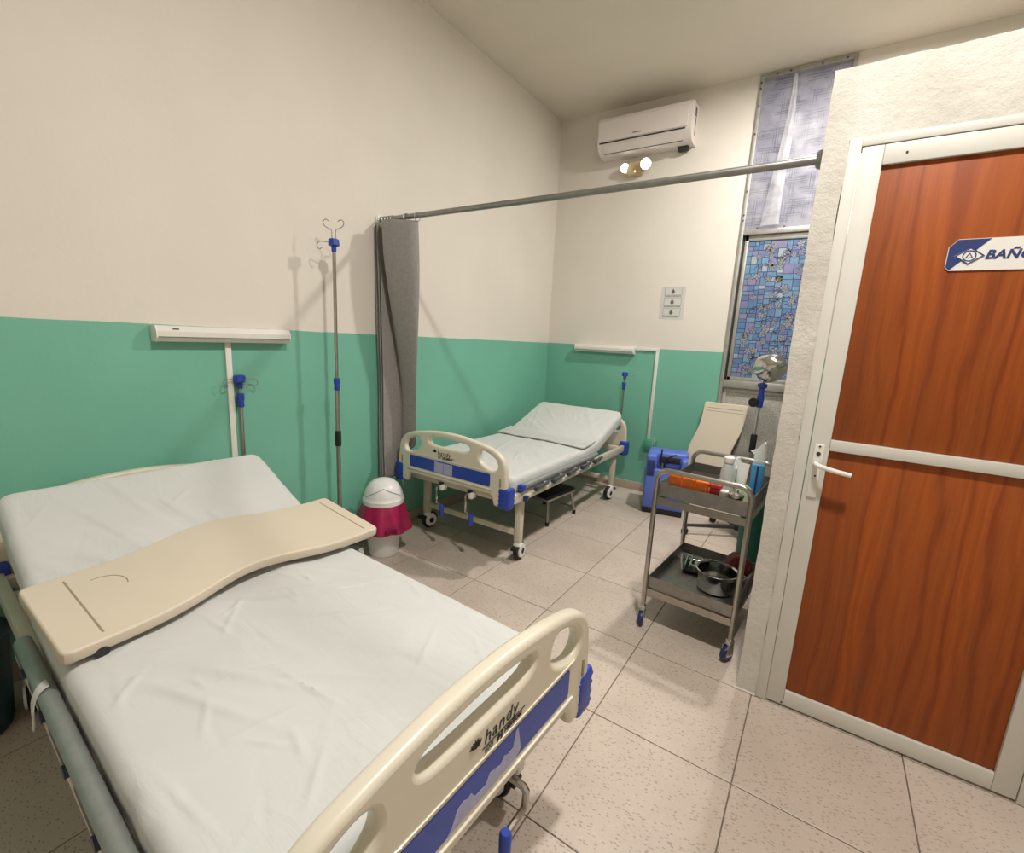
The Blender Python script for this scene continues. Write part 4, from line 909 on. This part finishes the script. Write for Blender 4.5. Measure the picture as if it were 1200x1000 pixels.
# ================================================================== OXYGEN CONCENTRATOR
ox = empty('oxygen_concentrator', (1.470, 4.032, 0), R(13)); tag(ox, 'periwinkle blue oxygen machine on the floor by the back wall', 'medical machine')
OW, OD, OH = 0.165, 0.15, 0.525
MB().rbox((-OW, -OD, 0.0), (OW, OD, 0.05), 0.010).build('base', M['black'], ox)
body = MB().rbox((-OW - 0.004, -OD - 0.004, 0.042), (OW + 0.004, OD + 0.004, 0.40), 0.022, 3).build('body', M['oxyblue'], ox)
m = MB().rbox((-OW - 0.002, -OD * 0.2, 0.38), (OW + 0.002, OD + 0.002, OH), 0.025, 3); m.rbox((-OW - 0.002, -OD, 0.38), (-OW + 0.085, OD * 0.1, OH - 0.012), 0.02, 3); m.rbox((OW - 0.05, -OD, 0.38), (OW + 0.002, OD * 0.1, OH - 0.03), 0.02, 3)
m.build('top_housing', M['oxyblue'], ox)
MB().rbox((-OW + 0.088, -OD + 0.012, 0.395), (OW - 0.052, -OD * 0.18, 0.405), 0.003).build('control_panel', M['oxydark'], ox)
MB().rbox((-0.07, -OD * 0.2 - 0.004, 0.43), (OW - 0.06, -OD * 0.2 + 0.002, 0.485), 0.006).build('display', M['dark'], ox)
MB().rbox((-OW + 0.010, -OD - 0.006, 0.33), (-OW + 0.070, -OD + 0.002, 0.47), 0.008, 2).build('side_recess', M['oxydark'], ox)
MB().rbox((-OW + 0.085, -OD - 0.0065, 0.20), (-OW + 0.28, -OD - 0.003, 0.208), 0.001).build('seam', M['oxydark'], ox)
for k in range(6): MB().box((0.03 + k * 0.014, -OD - 0.0050, 0.120), (0.041 + k * 0.014, -OD - 0.0040, 0.132)).build('lettering_mark', M['oxydark'], ox, 0)
MB().tube(smooth_loop([(-0.02, -0.09, 0.402), (-0.01, -0.095, 0.47), (0.03, -0.10, 0.51), (0.07, -0.10, 0.525)], 5, False), 0.007, 8).build('hose', M['black'], ox)
MB().tube([(-0.05, -0.10, 0.40), (-0.052, -0.10, 0.50), (-0.05, -0.09, 0.56)], 0.0065, 8).build('outlet_tube', M['black'], ox)
MB().lathe([(0.010, 0.40), (0.012, 0.42), (0.008, 0.44)], (-0.035, -0.115, 0), 12).build('nozzle', M['steel'], ox)
pc = MB().tube(smooth_loop([(1.225, 4.345, 0.47), (1.232, 4.325, 0.45), (1.25, 4.315, 0.56), (1.265, 4.33, 0.40), (1.26, 4.34, 0.16), (1.32, 4.32, 0.06), (1.40, 4.26, 0.06)], 6, False), 0.0045, 8).build('power_cord', M['clear']); tag(pc, 'thin pale cord hanging from the green socket box to the blue machine', 'cord')

# ================================================================== INSTRUMENT CART
CR = R(-4.0); CO = (1.885, 2.235, 0)
cart = empty('instrument_cart', CO, CR); tag(cart, 'two-shelf stainless steel instrument cart beside the bathroom partition', 'cart')
CW, CD = 0.425, 0.57
def U(y_):
    p_ = [(0, y_, 0.105), (0, y_, 0.785)]
    for k in range(1, 7): a = math.pi - math.pi / 2 * k / 6; p_.append((0.055 + 0.055 * math.cos(a), y_, 0.785 + 0.055 * math.sin(a)))
    for k in range(0, 7): a = math.pi / 2 - math.pi / 2 * k / 6; p_.append((CW - 0.055 + 0.055 * math.cos(a), y_, 0.785 + 0.055 * math.sin(a)))
    p_.append((CW, y_, 0.105)); return p_
for y_ in (0, CD): MB().tube(U(y_), 0.0125, 12).build('end_frame', M['steel'], cart)
def shelf(zb, name):
    m = MB(); i_ = 0.008; t_ = 0.0025; h_ = 0.068 if zb > 0.5 else 0.058
    m.box((i_, i_, zb), (CW - i_, CD - i_, zb + t_))
    for a, b in (((i_, i_, zb), (CW - i_, i_ + t_, zb + h_)), ((i_, CD - i_ - t_, zb), (CW - i_, CD - i_, zb + h_)), ((i_, i_, zb), (i_ + t_, CD - i_, zb + h_)), ((CW - i_ - t_, i_, zb), (CW - i_, CD - i_, zb + h_))): m.box(a, b)
    s_ = m.build(name, M['shelfsteel'], cart, 0)
    m = MB()
    for a, b in (((i_, 0.002, zb - 0.042), (CW - i_, 0.010, zb - 0.006)), ((i_, CD - 0.010, zb - 0.042), (CW - i_, CD - 0.002, zb - 0.006))): m.box(a, b)
    for a, b in (((0.002, 0.01, zb - 0.042), (0.010, CD - 0.01, zb - 0.006)), ((CW - 0.010, 0.01, zb - 0.042), (CW - 0.002, CD - 0.01, zb - 0.006))): m.box(a, b)
    m.build('shelf_frame', M['steel'], cart, 0); return s_
ZU, ZL = 0.705, 0.212
shelf(ZU, 'shelf'); shelf(ZL, 'shelf')
m = MB(); m.rbox((-0.016, -0.016, 0.074), (0.016, 0.016, 0.112), 0.005); m.rbox((-0.030, -0.018, 0.030), (0.012, -0.014, 0.086), 0.004); m.rbox((-0.030, 0.014, 0.030), (0.012, 0.018, 0.086), 0.004)
cf_me = m.mesh('caster', M['chrome']); cw_me = MB().lathe([(0.020, -0.011), (0.035, -0.012), (0.0375, -0.006), (0.0375, 0.006), (0.035, 0.012), (0.020, 0.011)], (-0.014, 0, 0.0375), 22, 'Y').mesh('wheel', M['blue_dark']); cwc_me = MB().lathe([(0.0215, -0.0125), (0.0215, 0.0125)], (-0.014, 0, 0.0375), 16, 'Y').mesh('wheel_cover', M['greyplastic'])
for cx, cy, ra in ((0, 0, 100), (CW, 0, 60), (0, CD, -70), (CW, CD, 110)):
    c = link('caster', cf_me, cart); c.location = (cx, cy, 0); c.rotation_euler.z = R(ra); c.scale = (0.9, 0.9, 1.0); link('wheel', cw_me, c); link('wheel_cover', cwc_me, c)
CM = T(CO) @ Matrix.Rotation(CR, 4, 'Z'); zt, zl = ZU + 0.003, ZL + 0.003
def on_cart(name, lx, ly, z_, label, cat, rz=0.0, group=None):
    q = CM @ Vector((lx, ly, z_)); e = empty(name, q, CR + rz); return tag(e, label, cat, group)
# orange containers in a row behind the front lip
for k, lab in enumerate(('orange plastic box on the cart, the one nearest the oxygen machine', 'orange plastic box on the cart, the middle one of three', 'orange plastic box on the cart, next to the small red box')):
    e = on_cart('orange_box', 0.075 + k * 0.064, 0.050, zt, lab, 'box', R(3 - 4 * k), 'orange boxes on the cart')
    MB().rbox((-0.028, -0.022, 0), (0.028, 0.022, 0.098 - k * 0.003), 0.006, 2).build('body', M['orange'], e); MB().rbox((-0.030, -0.024, 0.092 - k * 0.003), (0.030, 0.024, 0.118 - k * 0.004), 0.009, 3).build('lid', M['orange'], e)
e = on_cart('red_box', 0.262, 0.052, zt, 'small red box beside the orange boxes on the cart', 'box'); MB().rbox((-0.024, -0.018, 0), (0.024, 0.018, 0.085), 0.004).build('body', M['red'], e); MB().rbox((-0.022, -0.0195, 0.02), (0.018, -0.018, 0.055), 0.001).build('label_patch', M['cap'], e); MB().rbox((-0.0245, -0.0185, 0.085), (0.0245, 0.0185, 0.105), 0.004).build('lid', M['red'], e)
e = on_cart('clear_bottle', 0.275, 0.185, zt, 'cloudy clear plastic bottle standing on the cart', 'bottle')
MB().lathe([(0.030, 0.0), (0.034, 0.004), (0.034, 0.125), (0.031, 0.150), (0.022, 0.175), (0.019, 0.180), (0.019, 0.190)], (0, 0, 0), 24).build('body', M['clear'], e); MB().lathe([(0.022, 0.186), (0.024, 0.190), (0.024, 0.212), (0.021, 0.215)], (0, 0, 0), 20).build('cap', M['white'], e); MB().lathe([(0.0346, 0.03), (0.0346, 0.10)], (0, 0, 0), 24).build('wrap', M['paper'], e)
e = on_cart('ointment_tube', 0.332, 0.225, zt, 'white squeeze tube standing on its cap on the cart', 'tube')
MB().lathe([(0.014, 0.0), (0.016, 0.003), (0.016, 0.032)], (0, 0, 0), 18).build('cap', M['clear'], e)
vs = []; fs = []; N = 20
for i in range(7):
    h = i / 6
    for k in range(N): a = 2 * math.pi * k / N; vs.append(((0.017 + 0.011 * h) * math.cos(a), (0.017 * (1 - h) + 0.002) * math.sin(a), 0.032 + 0.155 * h))
for i in range(6):
    for k in range(N): fs.append((i * N + k, i * N + (k + 1) % N, (i + 1) * N + (k + 1) % N, (i + 1) * N + k))
fs += [tuple(range(N)), tuple(6 * N + k for k in range(N))]
MB().add(vs, fs).build('tube_body', M['white'], e)
def lump(name, r, amp, mt, parent, seed, sq=(1, 1, 1), sub=3):
    bm = bmesh.new(); bmesh.ops.create_icosphere(bm, subdivisions=sub, radius=1)
    for v in bm.verts:
        n_ = 1 + amp * noise.noise(v.co * 1.6 + Vector((seed, 0, 0))) + amp * 0.6 * noise.noise(v.co * 4 + Vector((0, seed, 0)))
        c = v.co * n_; v.co = Vector((c.x * r[0], c.y * r[1], max(-0.985, c.z) * r[2] + r[2]))
    zmin = min(v.co.z for v in bm.verts)
    for v in bm.verts: v.co.z = max(0.0, v.co.z - zmin - 0.004)
    return MB().bm(bm).build(name, mt, parent, 60)
e = on_cart('blue_packet', 0.375, 0.365, zt, 'sky blue wrapped packet standing among the supplies on the cart', 'packet', R(8))
MB().rbox((-0.030, -0.018, 0), (0.030, 0.018, 0.165), 0.010, 2).build('wrapper', M['bluepack'], e); MB().rbox((-0.006, -0.0195, 0.01), (0.004, -0.0165, 0.158), 0.001).build('stripe', M['blue_dark'], e); MB().rbox((-0.028, -0.004, 0.160), (0.028, 0.004, 0.182), 0.003).build('seal', M['clear'], e)
e = on_cart('gauze_bundle', 0.368, 0.125, zt, 'crumpled pale green gauze bundle at the partition end of the cart', 'gauze'); lump('cloth', (0.040, 0.042, 0.052), 0.45, M['greencloth'], e, 3.0)
e = on_cart('plastic_bag', 0.245, 0.470, zt, 'crumpled clear plastic bag at the back corner of the cart', 'bag'); lump('film', (0.050, 0.045, 0.075), 0.5, M['clear'], e, 8.0)
e = on_cart('paper_cone', 0.345, 0.400 + 0.02, zt, 'white pointed paper packet sticking up at the back of the cart', 'packet', R(-10)) if False else on_cart('paper_packet', 0.352, 0.475, zt, 'white pointed paper packet sticking up at the back of the cart', 'packet', R(-10))
MB().prism([(-0.020, 0.0), (0.026, 0.0), (0.034, 0.18), (0.026, 0.255), (0.020, 0.262), (-0.006, 0.225), (-0.040, 0.205), (-0.016, 0.190)], -0.012, 0.012).build('paper', M['cap'], e, 0); MB().rbox((-0.004, -0.0135, 0.05), (0.022, -0.012, 0.15), 0.001).build('print_patch', M['sticker'], e)
e = on_cart('small_vial', 0.150, 0.190, zt, 'tiny white vial alone in the middle of the upper cart shelf', 'vial')
MB().lathe([(0.014, 0.0), (0.015, 0.003), (0.015, 0.040), (0.008, 0.050), (0.008, 0.056)], (0, 0, 0), 16).build('body', M['clear'], e); MB().lathe([(0.010, 0.054), (0.011, 0.058), (0.011, 0.074), (0.009, 0.076)], (0, 0, 0), 16).build('cap', M['white'], e)
e = on_cart('steel_canister', 0.350, 0.046, zt, 'small polished steel canister at the front corner of the cart', 'canister')
MB().lathe([(0.030, 0.0), (0.032, 0.003), (0.032, 0.07), (0.034, 0.072)], (0, 0, 0), 22).build('body', M['chrome'], e); MB().lathe([(0.035, 0.070), (0.035, 0.082), (0.012, 0.090), (0.010, 0.104), (0.0, 0.108)], (0, 0, 0), 22).build('lid', M['chrome'], e)
e = on_cart('white_jar', 0.300, 0.048, zt, 'small white jar between the red box and the steel canister', 'jar')
MB().lathe([(0.018, 0.0), (0.021, 0.003), (0.021, 0.062)], (0, 0, 0), 20).build('body', M['offwhite'], e); MB().lathe([(0.0225, 0.060), (0.0225, 0.080), (0.019, 0.083)], (0, 0, 0), 20).build('lid', M['white'], e)
e = on_cart('instrument_tray', 0.115, 0.38, zt, 'shallow grey steel tray at the back of the upper cart shelf', 'tray')
m = MB().box((-0.085, -0.12, 0), (0.085, 0.12, 0.003))
for a, b in (((-0.085, -0.12, 0), (-0.082, 0.12, 0.03)), ((0.082, -0.12, 0), (0.085, 0.12, 0.03)), ((-0.085, -0.12, 0), (0.085, -0.117, 0.03)), ((-0.085, 0.117, 0), (0.085, 0.12, 0.03))): m.box(a, b)
m.build('pan', M['steel'], e, 0); MB().rbox((-0.05, -0.05, 0.004), (0.04, 0.03, 0.016), 0.004).build('wrapped_pad', M['greyplastic'], e)
e = on_cart('folded_film', 0.075, 0.215, zt, 'folded grey plastic wrapper leaning by the side of the upper cart shelf', 'wrapper', R(20)); MB().prism([(-0.05, 0.0), (0.05, 0.0), (0.055, 0.03), (0.02, 0.07), (-0.03, 0.055)], -0.02, 0.02).build('film', M['clear'], e, 0)
# lower shelf
pot = on_cart('steel_pot', 0.285, 0.215, zl, 'shiny steel pot with two handles on the lower cart shelf', 'pot')
MB().lathe([(0.0, 0.002), (0.075, 0.002), (0.086, 0.012), (0.094, 0.105), (0.104, 0.110), (0.105, 0.113), (0.099, 0.114), (0.092, 0.108), (0.083, 0.014), (0.0, 0.006)], (0, 0, 0), 40).build('body', M['chrome'], pot)
for s in (-1, 1): MB().tube(smooth_loop([(s * 0.098, -0.030, 0.104), (s * 0.122, -0.026, 0.108), (s * 0.130, 0.0, 0.110), (s * 0.122, 0.026, 0.108), (s * 0.098, 0.030, 0.104)], 4, False), 0.004, 8).build('handle', M['chrome'], pot)
rk = on_cart('instrument_rack', 0.150, 0.375, zl, 'black and steel instrument rack on the lower cart shelf', 'rack', R(10))
MB().rbox((-0.07, -0.075, 0.002), (0.07, 0.075, 0.016), 0.004).build('base', M['black'], rk)
for k in range(6): MB().tube([(-0.06 + k * 0.024, -0.070, 0.018), (-0.06 + k * 0.024, -0.070, 0.045), (-0.06 + k * 0.024, 0.070, 0.045), (-0.06 + k * 0.024, 0.070, 0.018)], 0.004, 6).build('wire', M['chrome'], rk)
MB().tube(smooth_loop([(-0.072, -0.07, 0.012), (-0.085, -0.03, 0.055), (-0.085, 0.03, 0.055), (-0.072, 0.07, 0.012)], 4, False), 0.005, 8).build('carry_handle', M['white'], rk)
rb_ = on_cart('red_bag', 0.335, 0.425, zl, 'dark red plastic bag slumped behind the steel pot', 'bag'); lump('film', (0.066, 0.075, 0.070), 0.25, M['darkred'], rb_, 5.0)
for k, (lx_, ly_, rr, lab) in enumerate(((0.085, 0.46, 20, 'steel forceps lying on the lower cart shelf near the back leg'), (0.12, 0.505, -12, 'steel scissors lying at the back edge of the lower cart shelf'))):
    e = on_cart('forceps' if k == 0 else 'scissors', lx_, ly_, zl, lab, 'instrument', R(rr))
    for s in (-1, 1): MB().tube([(-0.06, s * 0.004, 0.004), (0.01, -s * 0.004, 0.005), (0.055, s * 0.012 - s * 0.02, 0.005)], 0.003, 6).build('blade', M['chrome'], e)
    for s in (-1, 1): MB().tube([(0.068 + 0.014 * math.cos(a), s * 0.016 + 0.010 * math.sin(a), 0.005) for a in [2 * math.pi * q / 12 for q in range(12)]], 0.0025, 6, True).build('finger_ring', M['chrome'], e)

# ================================================================== EXAM LAMP, OXYGEN CYLINDER
el = empty('exam_lamp', (2.125, 3.82, 0)); tag(el, 'chrome dome examination lamp on a wheeled stand in front of the window', 'lamp')
MB().tube([(0, 0, 0.08), (0, 0, 0.80)], 0.014, 12).build('lower_pole', M['steel'], el); MB().tube([(0, 0, 0.80), (0.006, -0.01, 1.02)], 0.010, 12).build('upper_pole', M['chrome'], el)
MB().lathe([(0.021, 0.68), (0.022, 0.685), (0.022, 0.81), (0.019, 0.815)], (0, 0, 0), 14).build('grip', M['black'], el)
cl = MB().lathe([(0.020, 1.02), (0.022, 1.03), (0.024, 1.09), (0.018, 1.12), (0.018, 1.16), (0.032, 1.168), (0.032, 1.19), (0.014, 1.20)], (0.006, -0.01, 0), 16).build('clamp', M['blue'], el)
MB().lathe([(0.012, -0.055), (0.030, -0.065), (0.034, -0.082), (0.028, -0.092)], (-0.02, 0, 1.055), 18, 'Y').xform(T((-0.012, 0.03, 0))).build('knob', M['black'], cl)
MB().tube(smooth_loop([(0.006, -0.01, 1.19), (0.02, 0.0, 1.24), (0.06, -0.02, 1.26), (0.10, -0.04, 1.29), (0.105, -0.05, 1.33)], 5, False), 0.009, 10).build('gooseneck', M['chrome'], el)
hx = T((0.045, -0.05, 1.315)) @ Vector((-0.55, 0.75, -0.25)).to_track_quat('Z', 'Y').to_matrix().to_4x4()
MB().lathe([(0.0, -0.105), (0.022, -0.103), (0.030, -0.092), (0.055, -0.080), (0.085, -0.052), (0.102, -0.012), (0.106, 0.028), (0.103, 0.028), (0.096, -0.010), (0.080, -0.046), (0.050, -0.072), (0.0, -0.085)], (0, 0, 0), 36).xform(hx).build('reflector', M['chrome'], el)
MB().lathe([(0.0, -0.15), (0.018, -0.148), (0.024, -0.13), (0.026, -0.095), (0.018, -0.085)], (0, 0, 0), 20).xform(hx).build('socket', M['steel'], el)
MB().lathe([(0.0, 0.0), (0.020, -0.01), (0.026, -0.035), (0.016, -0.065), (0.0, -0.07)], (0, 0, 0), 18).xform(hx).build('bulb', M['white'], el)
MB().tube([(0.02, -0.04, 1.205), (0.07, -0.085, 1.29)], 0.006, 8).build('yoke_arm', M['chrome'], el)
MB().lathe([(0.045, 0.06), (0.050, 0.065), (0.050, 0.10), (0.022, 0.115)], (0, 0, 0), 18).build('hub', M['black'], el)
for a in (212, 140, 60, 285, 350):
    a = R(a); L_ = 0.42 if a < R(220) and a > R(200) else 0.16 if math.cos(a) > 0 else 0.30
    l_ = MB().tube([(0.03 * math.cos(a), 0.03 * math.sin(a), 0.085), (L_ * math.cos(a), L_ * math.sin(a), 0.075)], [0.018, 0.013], 8).build('foot', M['dark'], el)
    MB().lathe([(0.026, -0.012), (0.026, 0.012)], (L_ * math.cos(a), L_ * math.sin(a), 0.026), 14, 'Y').rbox((L_ * math.cos(a) - 0.014, L_ * math.sin(a) - 0.016, 0.03), (L_ * math.cos(a) + 0.014, L_ * math.sin(a) + 0.016, 0.078), 0.004).build('caster', M['black'], l_)
tk = empty('oxygen_cylinder', (2.235, 3.34, 0)); tag(tk, 'green gas cylinder standing on the floor behind the cart', 'gas cylinder')
MB().lathe([(0.066, 0.0), (0.072, 0.006), (0.072, 0.48), (0.064, 0.54), (0.040, 0.585), (0.022, 0.60)], (0, 0, 0), 30).build('body', M['tank'], tk)
MB().lathe([(0.074, 0.0), (0.0755, 0.004), (0.0755, 0.05), (0.073, 0.055)], (0, 0, 0), 30).build('foot_ring', M['blue_dark'], tk)
v_ = MB().lathe([(0.020, 0.595), (0.020, 0.65), (0.012, 0.66), (0.012, 0.685)], (0, 0, 0), 14).build('valve', M['steel'], tk); MB().lathe([(0.024, -0.02), (0.024, 0.02)], (-0.02, -0.03, 0.64), 16, 'Y').build('gauge', M['black'], v_)
ring(0, 0.40, 0.020, 0.004, 18, -0.0765, -0.0715).build('emblem', M['offwhite'], tk, 0)
wh = MB().tube(smooth_loop([(1.90, 3.18, 0.014), (1.96, 3.20, 0.050), (2.03, 3.24, 0.060), (2.09, 3.22, 0.035), (2.06, 3.15, 0.015), (1.97, 3.12, 0.015), (1.93, 3.09, 0.014), (2.04, 3.06, 0.014), (2.13, 3.12, 0.014)], 6, False), 0.013, 10).build('white_hose', M['white']); tag(wh, 'white plastic hose coiled on the floor beside the green cylinder', 'hose')

# ================================================================== CEILING LAMPS (out of the picture, above)
for (lx_, ly_), k in LAMPS:
    e = empty('ceiling_lamp', (lx_, ly_, CZ)); tag(e, 'round white ceiling lamp ' + ('above the bathroom partition corner' if ly_ > 2 else 'above the nearer bed'), 'ceiling lamp', 'round ceiling lamps')
    MB().lathe([(0.13, 0.0), (0.13, -0.03), (0.118, -0.036)], (0, 0, 0), 32).build('housing', M['white'], e); MB().lathe([(0.115, -0.034), (0.11, -0.040), (0.0, -0.042)], (0, 0, 0), 32).build('diffuser', M['diffuser'], e)
    ld = bpy.data.lights.new('ceiling_lamp_light', 'AREA'); ld.shape = 'DISK'; ld.size = 0.18; ld.energy = LAMP_W * k; ld.color = (1.0, 0.955, 0.895); ld.spread = R(180)
    lo = bpy.data.objects.new('lamp_light', ld); COL.objects.link(lo); lo.location = (0, 0, -0.05); lo.parent = e
